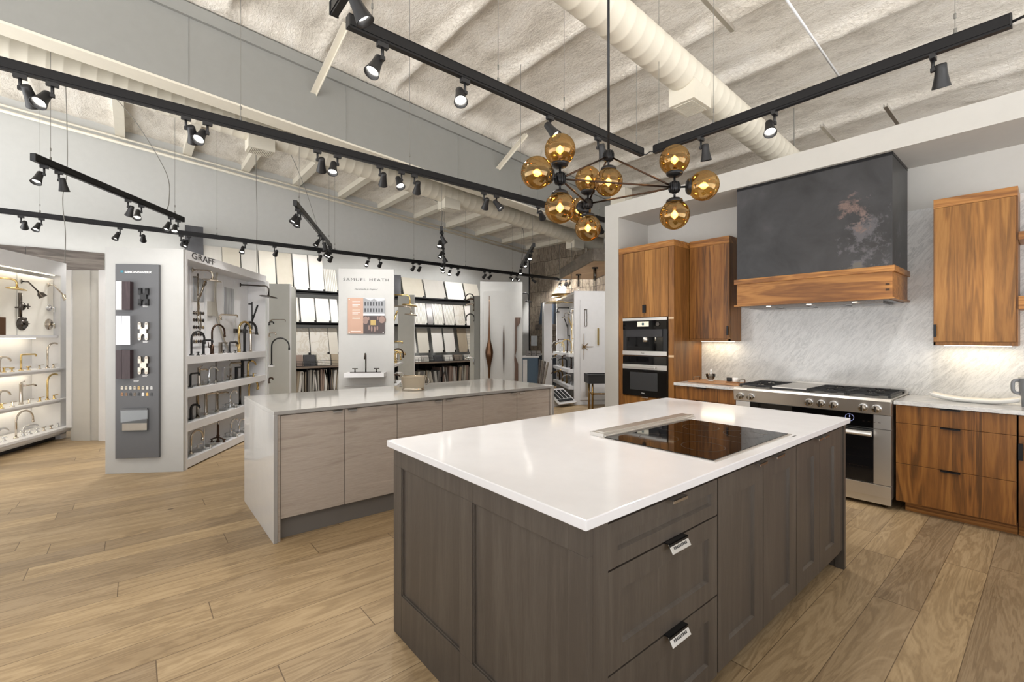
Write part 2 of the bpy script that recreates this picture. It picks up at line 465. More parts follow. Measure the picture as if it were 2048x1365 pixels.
def stone_mat():
    t = NT('split_stone_wall')
    pos = t.n('NewGeometry').outputs['Position']
    mp = t.n('Mapping'); mp.inputs['Rotation'].default_value = (PI/2, 0, 0); t.l(pos, mp.inputs[0])
    br = t.n('TexBrick'); br.inputs['Scale'].default_value = 1.0; br.inputs['Brick Width'].default_value = .62; br.inputs['Row Height'].default_value = .47
    br.inputs['Mortar Size'].default_value = .006; br.inputs['Color1'].default_value = srgb('#96897a'); br.inputs['Color2'].default_value = srgb('#bdb09e'); br.inputs['Mortar'].default_value = srgb('#5a4e43')
    br.inputs['Bias'].default_value = -.2
    _w = t.n('TexNoise'); _w.inputs['Scale'].default_value = 3.5; t.l(pos, _w.inputs['Vector']); _a = t.n('VectorMath', operation='MULTIPLY_ADD'); t.l(_w.outputs['Color'], _a.inputs[0]); _a.inputs[1].default_value = (.09,.09,.09); t.l(mp.outputs[0], _a.inputs[2]); t.l(_a.outputs[0], br.inputs[0])
    v = t.co((5, 5, 1.3), kind='World'); n = t.noise(v, 4, 7, .8, .8)
    c = t.mix(1.0, br.outputs[0], t.ramp(n, [(.35, (.3,.27,.25)), (.55, (.95,.93,.9)), (.75, (1.5,1.45,1.4))]), 'MULTIPLY')
    t.set(Base_Color=c, Roughness=.8); t.bump(t.math('SUBTRACT', n, t.math('MULTIPLY', br.outputs[1], .6)), 1.0, .05); return t.m
M['stone'] = stone_mat()

def glass_mat(name, tint, fres_tint=(1,1,1,1), ior=1.5, refl=1.0):
    t = NT(name); t.t.nodes.remove(t.b)
    tr = t.n('BsdfTransparent'); tr.inputs[0].default_value = tint
    gl = t.n('BsdfGlossy'); gl.inputs[0].default_value = fres_tint; gl.inputs['Roughness'].default_value = .03
    fr = t.n('Fresnel'); fr.inputs[0].default_value = ior
    mx = t.n('MixShader'); t.l(t.math('MULTIPLY', fr.outputs[0], refl), mx.inputs[0]); t.l(tr.outputs[0], mx.inputs[1]); t.l(gl.outputs[0], mx.inputs[2])
    t.l(mx.outputs[0], t.out.inputs[0]); return t.m
def globe_mat():
    """smoked amber glass with a mirror-gold lower half (metallic ombre)"""
    t = NT('amber_globe_glass'); t.t.nodes.remove(t.b)
    tr = t.n('BsdfTransparent'); tr.inputs[0].default_value = (.64, .47, .22, 1)
    gl = t.n('BsdfGlossy'); gl.inputs[0].default_value = (.72, .52, .27, 1); gl.inputs['Roughness'].default_value = .03
    fr = t.n('LayerWeight'); fr.inputs[0].default_value = .35
    mx = t.n('MixShader'); t.l(t.math('MULTIPLY_ADD', fr.outputs['Facing'], .42, .14), mx.inputs[0]); t.l(tr.outputs[0], mx.inputs[1]); t.l(gl.outputs[0], mx.inputs[2])
    t.l(mx.outputs[0], t.out.inputs[0]); return t.m
M['globe'] = globe_mat()
M['clear'] = glass_mat('clear_acrylic', (.97,.98,.98,1), refl=.45)

def tile(name, base, vein=None, rough=.25, mode='plain'):
    t = NT(name)
    v = t.co()
    if mode == 'plain':
        c = t.mix(t.noise(v, 6, 4), srgb(base), srgb(vein or base))
    elif mode == 'stripe':
        w = t.n('TexWave', bands_direction='Y'); w.inputs['Scale'].default_value = 8; t.l(v, w.inputs[0])
        c = t.mix(t.ramp(w.outputs[1], [(.35,(0,0,0)),(.5,(1,1,1))]), srgb(base), srgb(vein)); t.bump(w.outputs[1], .5, .01)
    elif mode == 'vein':
        n = t.noise(t.co((1,1,1), (.6,.4,.2)), 3, 8, .6, 1.5); k = t.ramp(t.math('ABSOLUTE', t.math('SUBTRACT', n, .5)), [(0,(1,1,1)),(.05,(0,0,0))])
        c = t.mix(k, srgb(base), srgb(vein))
    elif mode == 'vert':
        n = t.noise(t.co((1,9,.8)), 2, 5, .6, .6); c = t.mix(n, srgb(base), srgb(vein))
    elif mode == 'mosaic':
        b = t.n('TexBrick'); b.inputs['Scale'].default_value = 14; b.inputs['Color1'].default_value = srgb(base); b.inputs['Color2'].default_value = srgb(vein); b.inputs['Mortar'].default_value = srgb('#bdbab5')
        mp = t.n('Mapping'); mp.inputs['Rotation'].default_value = (PI/2, 0, PI/2); t.l(v, mp.inputs[0]); t.l(mp.outputs[0], b.inputs[0]); c = b.outputs[0]
    t.set(Base_Color=c, Roughness=rough); return t.m
TL = {'white': tile('white_tile', '#f2f0ec', '#ece9e4'), 'offwhite': tile('offwhite_tile', '#dedad0', '#d4cfc4'), 'grey': tile('pale_grey_tile', '#c9c7c2', '#bcb9b3', mode='vert'),
      'greige': tile('greige_tile', '#cbc6ba', '#bfb9ab'), 'stripe': tile('ribbed_tile', '#edebe7', '#c4c0b8', mode='stripe'), 'vein': tile('veined_tile', '#dfdcd5', '#d0c9bc', mode='vein'),
      'darkm': tile('dark_marble_tile', '#8e8b89', '#6f6c6a', mode='vert'), 'slate': tile('dark_slate_tile', '#3d3e42', '#55565a'), 'mosaic': tile('mosaic_tile', '#e2ddd2', '#cfc9bd', mode='mosaic'),
      'rose': tile('rose_stone_tile', '#a99488', '#8e7b72', mode='vert'), 'beige': tile('beige_stone', '#b8ab98', '#a59884', mode='vert'), 'taupe': tile('taupe_stone', '#8f857a', '#7a7168', mode='vert'),
      'conc': tile('concrete_slab', '#b9b7b1', '#adaaa3')}
# ================================================================= ROOM SHELL
XB, YE = -11.0, 9.9       # back (tile) wall plane, end (stone) wall plane
XR, YF = 3.2, -3.6
o = MB().box(XB-.1, XR, YF, YE+3, -.12, 0).build('floor', M['floor']); struct(o, 'oak plank floor')
# roof deck: spray foam draped between joists
m = MB()
nx, ny = 150, 280
x0, x1, y0, y1 = XB-.1, XR, YF, YE+.1
BX = -6.0
RIBS = [1.81 + 1.0*k for k in range(-5, 9)]
import mathutils
grid = []
for j in range(ny+1):
    row = []
    y = y0 + (y1-y0)*j/ny
    for i in range(nx+1):
        x = x0 + (x1-x0)*i/nx
        d = min(abs(y-r) for r in RIBS)
        sag = (.10 if x > -6.05 else .05)*math.exp(-(d/.07)**2)
        nz = mathutils.noise.noise(Vector((x*1.3, y*2.2, .3)))*.014 + mathutils.noise.noise(Vector((x*5, y*6, 2)))*.014
        curl = .16*math.exp(-((x-BX-.02)/.13)**2)*(1+6*nz) if x > BX-.05 else 0
        row.append(m.bm.verts.new((x, y, zroof(y) - sag + nz + .07 - max(0, curl-sag))))
    grid.append(row)
for j in range(ny):
    for i in range(nx):
        F = m.bm.faces.new((grid[j][i], grid[j][i+1], grid[j+1][i+1], grid[j+1][i])); F.smooth = True
struct(m.build('ceiling', M['foam'], fix=False), 'sloping roof deck covered in cream spray foam')
# solid roof above the foam so no light leaks
m = MB(); m.prism([(y0, zroof(y0)+.16), (y1, zroof(y1)+.16), (y1, zroof(y1)+.3), (y0, zroof(y0)+.3)], x0, x1, 'x')
struct(m.build('ceiling_deck', M['cream']))
for k, ry in enumerate(RIBS[3:]):
    m = MB(); 
    zc = zroof(ry) - .04
    m.prism([(ry-.07, zc-.03), (ry+.07, zc-.04), (ry+.07, zc+.09), (ry-.07, zc+.09)], XB, -6.16, 'x')
    struct(m.build('trim_%d' % (k+1), M['cream']), 'cream painted roof joist')
# back wall
struct(MB().prism([(YF, 0), (YE, 0), (YE, zroof(YE)+.2), (YF, zroof(YF)+.2)], XB-.12, XB, 'x').build('wall_back', M['paint']), 'tall white back wall behind the tile racks')
struct(MB().box(XB-.1, XR, YE, YE+.12, 0, zroof(YE)+.2).build('wall_end', M['stone']), 'end wall of rough split stone blocks')
struct(MB().box(XB-.005, XB+.03, YE-.03, YE, 0, zroof(YE)-.1).build('trim_20', M['black'] ), 'dark corner trim beside the stone wall')
# bulkhead (upper partition hanging below the roof)
BX = -6.0
def zbk(y): return 4.15 - .075*y
struct(MB().prism([(YF, zbk(YF)), (YE, zbk(YE)), (YE, zroof(YE)+.1), (YF, zroof(YF)+.1)], BX-.16, BX, 'x').build('wall_bulkhead', M['paint_gray']), 'grey bulkhead hanging from the roof')
struct(MB().prism([(YF, zbk(YF)-.02), (YE, zbk(YE)-.02), (YE, zbk(YE)+.004), (YF, zbk(YF)+.004)], BX-.24, BX+.006, 'x').build('trim_21', M['cream']), 'cream underside of the bulkhead')
struct(MB().prism([(YF, zroof(YF)-.24), (YE, zroof(YE)-.24), (YE, zroof(YE)-.10), (YF, zroof(YF)-.10)], BX-.0, BX+.04, 'x').build('trim_22', M['paint_gray']))
for yy in (.45, 2.15, 3.9, 5.6, 7.3):
    struct(MB().box(BX, BX+.006, yy-.004, yy+.004, zbk(yy)+.02, zroof(yy)-.15).build('trim_23', M['paint_gray']), 'vertical joint on the bulkhead')
# kitchen niche
KY, KW, KX0 = 4.73, 5.38, -3.565
struct(MB().box(-3.78, KX0, KY, 6.6, 0, 3.12).build('wall_kitchen_left', M['paint_warm']), 'white end wall of the kitchen niche')
struct(MB().box(KX0, 2.2, KY, KW+.15, 2.93, 3.12).build('wall_kitchen_header', M['paint_warm']), 'white header beam over the kitchen niche')
struct(MB().box(KX0, 2.2, KW, KW+.12, 0, 2.93).build('wall_kitchen_back', M['paint_warm']), 'white back wall of the kitchen niche')
struct(MB().box(2.2, 2.4, KY, 6.6, 0, 3.12).build('wall_kitchen_right', M['paint_warm']))
# white steel post standing behind the niche corner
_a, _b = pY(1221, 383, 6.7), pY(1250, 383, 6.7)
struct(MB().box(_a.x, _b.x, 6.7, 6.9, 0, _a.z).build('trim_24', M['cream']), 'white post rising above the kitchen niche corner')
# marble splashback
sb = MB().box(-2.79, 2.2, KW-.025, KW-.002, .894, 2.54).build('backsplash', M['marble']); tag(sb, 'veined white marble slab splashback behind the range', 'backsplash')

# diagonal braces from joist to bulkhead
def brace(a, b, label):
    d = Vector(b)-Vector(a); L = d.length; d.normalize()
    side = Vector((0,1,0)); n = d.cross(side).normalized()
    m = MB(); c = (Vector(a)+Vector(b))/2
    m.obox(c, d*(L/2), side*.035, n*.004); m.obox(c + side*.033, d*(L/2), side*.004, n*.035)
    tag(m.build('diagonal_brace', M['cream']), label, 'brace', 'steel braces between roof and bulkhead')
brace((-5.0, 1.79, 4.86), (-6.0, 1.74, 4.49), 'cream angle brace on the bulkhead, nearest the top left track')
brace((-5.36, 4.75, 4.62), (-6.0, 4.68, 4.24), 'cream angle brace on the bulkhead above the amber chandelier')

# spiral ducts
def duct(Xc, zc, s, r, ya, yb, label, pitch=.14):
    t = thing('spiral_duct', label, 'duct', (Xc, ya, zc - s*ya))
    m = MB(); pts = []; rs = []
    n = int((yb-ya)/pitch)
    for i in range(n):
        y = ya + i*pitch
        for dy, rr in ((0, r), (.008, r+.0025), (.016, r)):
            pts.append((Xc, y+dy, zc - s*(y+dy))); rs.append(rr)
    m.tube(pts, rs, 32)
    m.build('pipe', M['cream'], t)
    return t
def reg(t, Xc, zc, s, r, y, w=.30, hgt=.12, dirx=-1):
    z = zc - s*y
    m = MB(); m.box(Xc-w*.45, Xc+w*.45, y-.17, y+.17, z-r-hgt, z-r+.12)
    o = m.build('register_box', M['cream'], t)
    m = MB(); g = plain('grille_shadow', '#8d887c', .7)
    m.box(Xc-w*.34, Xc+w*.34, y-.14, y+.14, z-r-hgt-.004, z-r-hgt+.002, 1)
    for i in range(14):
        yy = y-.135+i*.0208
        m.box(Xc-w*.34, Xc+w*.34, yy-.005, yy+.005, z-r-hgt-.012, z-r-hgt-.002, 0)
    m.build('grille', [M['cream'], g], o)
d1 = duct(-2.4, 4.3, .06, .165, -1.0, 9.7, 'white spiral duct running over the kitchen island')
reg(d1, -2.4, 4.3, .06, .165, pX(1380, 225, -2.4).y)
d2 = duct(-7.4, 4.5, .0835, .165, -3.0, 9.7, 'white spiral duct behind the grey bulkhead')
for yy in (pX(520, 290, -7.4).y, pX(898, 408, -7.4).y, pX(1150, 489, -7.4).y): reg(d2, -7.4, 4.5, .0835, .165, yy)

# sprinkler pipes on back wall top
for dx, dz, rr, lab in ((.06, .10, .02, 'upper cream pipe along the top of the back wall'), (.09, .20, .028, 'lower thicker cream pipe along the top of the back wall')):
    m = MB(); m.tube([(XB+dx, YF, zroof(YF)-dz), (XB+dx, YE-.1, zroof(YE-.1)-dz)], rr, 10)
    tag(m.build('sprinkler_pipe', M['cream']), lab, 'pipe', 'pipes on the back wall')
m = MB(); a, b = proof(1560, -20, .12), proof(1683, 160, .12); m.cyl(a, b, .012, n=8)
tag(m.build('thin_pipe', M['white_lam']), 'thin white pipe on the ceiling right of the big duct', 'pipe')
for (xa, ya, xb, yb, lab) in ((1395,-12,1462,62,'galvanised channel strut on the ceiling beside the duct'), (1767,212,1792,247,'short metal strut above the header, right one'), (1640,252,1669,283,'short metal strut above the header, left one')):
    a, b = proof(xa, ya, .13), proof(xb, yb, .13); d = (b-a).normalized(); s_ = Vector((1,0,0)); n_ = d.cross(s_).normalized()
    m = MB(); c = (a+b)/2; L = (b-a).length/2
    m.obox(c, d*L, s_*.004, n_*.02); m.obox(c+s_*.035, d*L, s_*.004, n_*.02); m.obox(c+s_*.018+n_*.018, d*L, s_*.02, n_*.003)
    tag(m.build('channel_strut', M['steel']), lab, 'strut')

# ================================================================= TRACK LIGHTING
ZT = 3.1
def track(name_loc, a, b, label, wires=(.1, .5, .9), duct=False):
    a, b = Vector(a), Vector(b); d = (b-a); L = d.length; d.normalize(); s_ = Vector((-d.y, d.x, 0))
    t = thing('light_track', label, 'light track', a)
    m = MB(); c = (a+b)/2 + Vector((0,0,.035))
    m.obox(c+Vector((0,0,.012)), d*(L/2), s_*.019, Vector((0,0,.026)))
    m.obox(c-Vector((0,0,.026)), d*(L/2), s_*.017, Vector((0,0,.009)))
    m.obox(c-Vector((0,0,.018)), d*(L/2), s_*.021, Vector((0,0,.003)))
    m.obox(c+Vector((0,0,.038)), d*(L/2), s_*.021, Vector((0,0,.002)))
    m.build('rail', M['black_sat'], t)
    m = MB()
    for e in (a, b): m.obox(e+Vector((0,0,.037)), d*.004, s_*.024, Vector((0,0,.034)))
    m.build('end_cap', M['black'], t)
    for w in wires:
        p = a + d*L*w
        m = MB(); m.cyl(p+Vector((0,0,.07)), (p.x, p.y, (4.3-.06*p.y-.163) if duct else zroof(p.y)-.02), .0022, n=5, caps=False); m.cyl(p+Vector((0,0,.07)), p+Vector((0,0,.11)), .008, n=8); m.cyl(p+Vector((0,0,.17)), p+Vector((0,0,.2)), .006, n=6)
        m.build('suspension_wire', M['rubber'], t)
    return a, d, L
HEADS = {}
def make_head(name, label, lit):
    t = thing(name, label, 'spotlight', group='black track spotlights')
    m = MB(); m.box(-.013,.013,-.03,.03,-.03,0); m.cyl((0,0,-.03),(0,0,-.085), .009, n=10); m.build('adapter', M['black'], t, world=False)
    return t
SPOTS = []
SHADE_ME = None
def head(p, aim, label, lit=True, power=1.0, size=62, light=True):
    """p on the underside of a track; aim = direction vector of the beam"""
    global SHADE_ME
    aim = Vector(aim).normalized()
    t = thing('track_spotlight', label, 'spotlight', p)
    t['group'] = 'black track spotlights'
    side = aim.cross(Vector((0,0,1)));
    side = side.normalized() if side.length > .05 else Vector((0,1,0))
    if 'adapter' not in HEADS:
        m = MB(); m.box(-.014,.014,-.032,.032,-.028,0); m.cyl((0,0,-.028),(0,0,-.088), .009, n=10); m.box(-.012,.012,-.012,.012,-.1,-.078)
        a = m.build('adapter', M['black'], t, world=False); HEADS['adapter'] = a
        m = MB()
        m.lathe([(0,-.035),(.022,-.034),(.0265,-.028),(.028,0),(.031,.03),(.037,.065),(.044,.095),(.045,.1),(.041,.1),(.035,.07),(.03,.06)], (0,0,0), (0,0,1), 24, cap=False)
        sh = m.build('shade', M['black'], t, world=False, fix=False); HEADS['shade'] = sh
        m = MB(); m.cyl((-.035,0,0),(.0,0,0), .012, n=10); jn = m.build('swivel', M['black'], t, world=False); HEADS['swivel'] = jn
        m = MB(); m.lathe([(.0,.066),(.02,.064),(.034,.066),(.034,.07),(.0,.07)], (0,0,0), (0,0,1), 20, cap=False)
        ln = m.build('lens', M['lamp_lens'], t, world=False, fix=False); HEADS['lens'] = ln
        parts = [a, sh, jn, ln]
    else:
        parts = []
        for k in ('adapter','shade','swivel','lens'):
            c = HEADS[k].copy(); C.objects.link(c); c.parent = t; parts.append(c)
    q = aim.to_track_quat('Z', 'Y')
    off = Vector((0,0,-.09)) + side*.035
    parts[1].rotation_mode = 'QUATERNION'; parts[1].rotation_quaternion = q; parts[1].location = off + aim*.01
    parts[3].rotation_mode = 'QUATERNION'; parts[3].rotation_quaternion = q; parts[3].location = off + aim*.01
    parts[2].rotation_mode = 'XYZ'; parts[2].rotation_euler = (0,0, math.atan2(side.y, side.x)); parts[2].location = off*1.0
    if light:
        ld = bpy.data.lights.new('spot', 'SPOT'); ld.energy = SPOT_W*power; ld.spot_size = math.radians(size); ld.spot_blend = .55; ld.shadow_soft_size = .03; ld.color = (1.0, .968, .925)
        lo = bpy.data.objects.new('spot_lamp', ld); C.objects.link(lo); lo.parent = t
        lo.location = off + aim*.115
        lo.rotation_mode = 'QUATERNION'; lo.rotation_quaternion = aim.to_track_quat('-Z', 'Y')
    return t
def cv(r, d, f): return Rv*r - Uv*d + Fv*f      # direction: right, down, away-from-camera
def on_track(tr, px, py):
    a, d, L = tr
    best = pz(px, py, ZT); s = (best-a).dot(d)
    # intersect in image: solve for s where projected x == px
    for _ in range(12):
        p = a + d*s; q = p-EYE; x = CXP + FPX*q.dot(Rv)/q.dot(Fv); p2 = a + d*(s+.01); q2 = p2-EYE; x2 = CXP + FPX*q2.dot(Rv)/q2.dot(Fv)
        if abs(x2-x) < 1e-6: break
        s += (px-x)/(x2-x)*.01
    return a + d*max(.03, min(L-.03, s))
def T(x, y): return pz(x, y, ZT+.035)
pA, pB = T(-40, 121), T(1208, 449)
xm = (pz(0,135,ZT).x + pz(1088,417,ZT).x)/2
tr1 = track('', (xm, -1.6, ZT), (xm, pz(1230, 455, ZT).y + .3, ZT), 'long black light track running past the grey island, left of the chandelier', (.1, .3, .5, .7, .9))
NEAR = 'track nearest the bulkhead'
data1 = [(40, (.25,1,.25),0,'dark spotlight at the far left, {}'), (105,(.15,1,-.75),1,'glaring lit spotlight at the left, second on the {}'), (372,(-.45,1,.35),0,'dark spotlight tilted left, third on the {}'),
 (415,(.1,1,-.8),1,'glaring lit spotlight, fourth on the {}'), (635,(-.9,.9,.2),0,'dark spotlight pointing left, fifth on the {}'), (675,(.1,1,-.5),1,'lit spotlight, sixth on the {}'), (760,(-.2,1,.3),0,'dark spotlight, seventh on the {}'),
 (803,(.4,1,-.5),1,'lit spotlight of a close pair, eighth on the {}'), (829,(-.1,1,.3),0,'dark spotlight of a close pair, ninth on the {}'), (968,(-.1,1,.3),0,'dark spotlight, tenth on the {}'), (993,(.7,.9,-.2),1,'lit spotlight tilted right, eleventh on the {}'),
 (1076,(-.6,.9,.2),0,'dark spotlight tilted left beside the amber globes, twelfth on the {}'), (1196,(.3,1,-.5),1,'lit spotlight behind the lowest amber globe, thirteenth on the {}')]
for x, d, lit, lab in data1: head(on_track(tr1, x, 125+.2623*x+12), (Vector((-.5, .85, -.5)) if x > 1070 else cv(*d) if lit else Vector((-1.0+.3*d[0], .35, -1.0))), lab.format('long left track'), power=2.6 if x > 1070 else 1.0 if lit else 1.25)
a2, b2 = pz(695.6, 57, ZT), pz(1284, 313, ZT); x2m = (a2.x+b2.x)/2
tr2 = track('', (x2m, a2.y, ZT), (x2m, b2.y, ZT), 'short black light track above the dark island, upper centre', (.05, .38, .62, .97), True)
for x, d, lab in [(765,(-.25,1,-.45),'lit spotlight at the near end of the upper centre track'), (930,(.15,1,-.6),'lit spotlight in the middle of the upper centre track'), (1100,(.6,.9,-.3),'lit spotlight just above the amber globes on the centre track'), (1196,(.25,1,.3),'dark spotlight beside the chandelier rod, last on the centre track')]:
    head(on_track(tr2, x, 200), cv(*d), lab, power=1.2)
a3, b3 = pz(1312, 309, ZT), pz(2022, 52, ZT); y3m = (a3.y+b3.y)/2
tr3 = track('', (a3.x, y3m, ZT), (b3.x, y3m, ZT), 'black light track at the right over the range aisle', (.02, .25, .9))
for x, d, lab in [(1402,(.15,1,.2),'spotlight with glowing mouth at the far left of the right track'), (1549,(-.25,1,-.6),'glaring lit spotlight in the middle of the right track'), (1866,(.35,1,.35),'large dark spotlight at the right end of the right track')]:
    head(on_track(tr3, x, 200), cv(*d), lab, power=1.2)
m = MB(); e1 = Vector((x2m, b2.y, ZT+.02)); e2 = Vector((a3.x, y3m, ZT+.02)); m.tube([e1, e1*.66+e2*.34+Vector((0,0,-.012)), e1*.34+e2*.66+Vector((0,0,.01)), e2], .006, 6)
tag(m.build('track_cable', M['black']), 'short black cable joining the two kitchen light tracks', 'cable')
e3 = Vector((b3.x, y3m, ZT+.03)); m = MB(); m.tube([e3, e3+Vector((.12,.0,.02)), e3+Vector((.6,-.0,.06))], .008, 6)
tag(m.build('track_cable', M['black']), 'black cable leaving the right end of the right track', 'cable')
# track above the frame top, left of centre (only its end is in view)
a5 = pz(668, 34, ZT)
tr5 = track('', (a5.x, a5.y, ZT), (a5.x+1.6, a5.y, ZT), 'black track end at the top edge, above the near brace', (.5,))
head((a5.x+.28, a5.y, ZT), cv(.5,1,.2), 'spotlight by the top edge on the cropped track', power=.8)
# back track
a4, b4 = pz(-30, 424, ZT), pz(1116, 561, ZT); x4m = pz(560,494,ZT).x
x4a = pz(0,427,ZT); x4b = pz(1116,561,ZT)
tr4 = track('', x4a + (x4a-x4b).normalized()*.8, x4b, 'long black light track in front of the tile wall at the back', (.1,.28,.45,.6,.72,.85,.97))
d4 = [(42,(-.7,1,.2)),(83,(.1,1,-.6)),(240,(-.1,1,-.5)),(281,(.0,1,.3)),(362,(-.1,1,.2)),(378,(-.1,1,-.5)),(490,(.1,1,-.5)),(549,(-.3,1,.2)),(638,(-.1,1,.3)),(660,(-.6,.9,.1)),(738,(-.1,1,-.6)),(759,(.0,1,.3)),
      (826,(-.4,1,.2)),(838,(.1,1,.2)),(902,(0,1,-.6)),(916,(.2,1,.2)),(969,(-.2,1,.2)),(980,(-.3,1,.2)),(1022,(-.2,1,-.5)),(1034,(-.2,1,-.5)),(1064,(.1,1,.2))]
for i, (x, d) in enumerate(d4):
    lit = d[2] < 0
    dd = cv(*d)
    pw = 1.2
    if not lit: dd = Vector((-1.0, .2*d[0], -.6)); pw = .7      # washes the tile wall
    if i in (18, 19): dd = Vector((1.0, .35, -.7)); pw = 5.0
    if i == 20: dd = Vector((.35, 1.0, -.5)); pw = 6.0
    head(on_track(tr4, x, 500), dd, '%s small spotlight, %s from the left on the back track' % ('glowing' if lit else 'dark', ORD[i]), power=pw, size=62 if lit else 110, light=(i % 2 == 0 or not lit or i == 19))
# short tracks between displays
def strack(xa, ya, xb, yb, label, hs, wires=(.08,.92), pw=1.0):
    a, b = pz(xa, ya, ZT), pz(xb, yb, ZT); tr = track('', a, b, label, wires)
    for i, (s, d) in enumerate(hs):
        p = a + (b-a)*s
        head(p, cv(*d), '%s spotlight, %s from the near end of the %s' % ('lit' if d[2] < 0 else 'dark', ORD[i], label.split(',')[-1].strip()), power=pw)
strack(66, 322, 366, 445, 'short black light track hanging over the left displays, left short track', [(.05,(.1,1,-.5)),(.12,(0,1,.2)),(.53,(-.5,1,.2)),(.63,(.3,1,-.5)),(.88,(-.1,1,-.5)),(.95,(.3,1,-.5))])
strack(590, 412, 662, 497, 'short slanting track above the wall tiles, middle short track', [(.05,(-.3,1,-.5)),(.11,(-.1,1,-.3)),(.6,(-.4,1,-.5)),(.7,(.1,1,.2)),(.93,(-.3,1,-.5)),(.98,(.1,1,-.3))])
strack(883, 462, 889, 531, 'short track seen end on, foreshortened short track', [(.03,(.5,1,.2)),(.12,(0,1,-.6)),(.4,(-.3,1,-.5)),(.55,(.4,1,.2)),(.8,(-.2,1,-.5)),(.97,(.1,1,-.4))], pw=1.6)
strack(1068, 494, 1042, 536, 'short track leaning beside the stone wall, right short track', [(.15,(0,1,-.6)),(.5,(.1,1,-.5)),(.93,(.1,1,-.5))], pw=2.4)
strack(1112, 562, 1140, 560, 'short black track partly hidden below the timber canopy, canopy track', [(.35,(-.1,1,-.5)),(.7,(-.3,.6,1))], pw=4.0)

# hanging grey power cords
def cord(pts, label, r=.0055):
    m = MB(); P = [Vector(p) for p in pts]; out = []
    for i in range(len(P)-1):
        p0 = P[max(0,i-1)]; p1 = P[i]; p2 = P[i+1]; p3 = P[min(len(P)-1,i+2)]
        for k in range(6):
            t_ = k/6; out.append(.5*((2*p1) + (p2-p0)*t_ + (2*p0-5*p1+4*p2-p3)*t_*t_ + (3*p1-p0-3*p2+p3)*t_**3))
    out.append(P[-1]); m.tube(out, r, 6); tag(m.build('power_cord', M['rubber']), label, 'power cord', 'grey power cords')
q = pd(131, 520, 6.52); cord([(q.x,q.y,zroof(q.y)-.05),(q.x+.01,q.y+.02,3.9),(q.x-.01,q.y-.03,3.4),(q.x,q.y,2.9),(q.x-.01,q.y-.01,2.44)], 'grey cord dropping from the roof to the left lit display')
q = pd(512, 470, 8.6); cord([(q.x,q.y,zroof(q.y)-.05),(q.x+.02,q.y,4.2),(q.x-.02,q.y+.02,3.7),(q.x,q.y,2.4)], 'grey cord dropping behind the faucet display')
q0 = proof(232, 197, .1); q1 = pz(331, 424, ZT+.05); cord([q0, q0*.7+q1*.3+Vector((.25,.1,.0)), q0*.35+q1*.65+Vector((0,.22,.0)), q1*.9+q0*.1+Vector((0,.1,0)), q1], 'curly grey cord feeding the left short track')
q0 = proof(845, 393, .1); q1 = pz(883, 460, ZT+.05); cord([q0, q0*.6+q1*.4+Vector((.05,.25,.1)), q0*.2+q1*.8+Vector((0,.1,0)), q1], 'bowed grey cord feeding the foreshortened track')
q0 = proof(580, 305, .1); q1 = pz(640, 470, ZT+.05); cord([q0, q0*.5+q1*.5+Vector((.0,.0,.1)), q1], 'slack grey cord feeding the middle short track', .004)
q0 = proof(1045, 452, .1); q1 = pz(1042, 530, ZT+.05); cord([q0, q0*.5+q1*.5+Vector((.03,.05,.0)), q1], 'grey cord feeding the right short track')
q = Vector((-3.0, 5.6, 0)); q0 = proof(1588, 216, .05); cord([q0, q0+Vector((.0,0,-.5)), q0+Vector((-.02,0,-1.3))], 'grey cord dropping behind the kitchen header')

# ================================================================= CHANDELIER
hub = {'A': pd(1217, 312, 2.70), 'B': pd(1120, 358, 2.45), 'C': pd(1349, 375, 2.59), 'D': pd(1176, 408, 2.93)}
t = thing('globe_chandelier', 'black branching chandelier with amber glass globes over the dark island', 'chandelier', hub['A'])
A = hub['A']
m = MB(); m.cyl(A, (A.x, A.y, zroof(A.y)-.06), .0075, n=10); m.build('rod', M['black_sat'], t)
m = MB(); m.lathe([(0,0),(.06,0),(.06,.02),(.02,.035)], (A.x, A.y, zroof(A.y)-.12), n=20); m.build('canopy', M['black_sat'], t)
def hubmesh(c):
    m = MB()
    m.lathe([(.008,-.036),(.016,-.033),(.024,-.026),(.028,-.012),(.029,0),(.028,.012),(.024,.026),(.016,.033),(.008,.036)], c, (0,0,1), 20)
    for k in range(12):
        an = 2*PI*k/12; u = Vector((math.cos(an), math.sin(an), 0))
        m.tube([c+u*.024+Vector((0,0,-.027)), c+u*.030+Vector((0,0,-.012)), c+u*.031, c+u*.030+Vector((0,0,.012)), c+u*.024+Vector((0,0,.027))], .0035, 5)
    return m
for k, c in hub.items(): hubmesh(c).build('hub', M['black_sat'], t)
for a, b in (('A','B'),('A','C'),('A','D'),('B','C'),('B','D'),('C','D')):
    m = MB(); m.cyl(hub[a], hub[b], .0055, n=8); m.build('arm', M['bronze'], t)
cen = (hub['B']+hub['C']+hub['D'])/3
R_G = .083
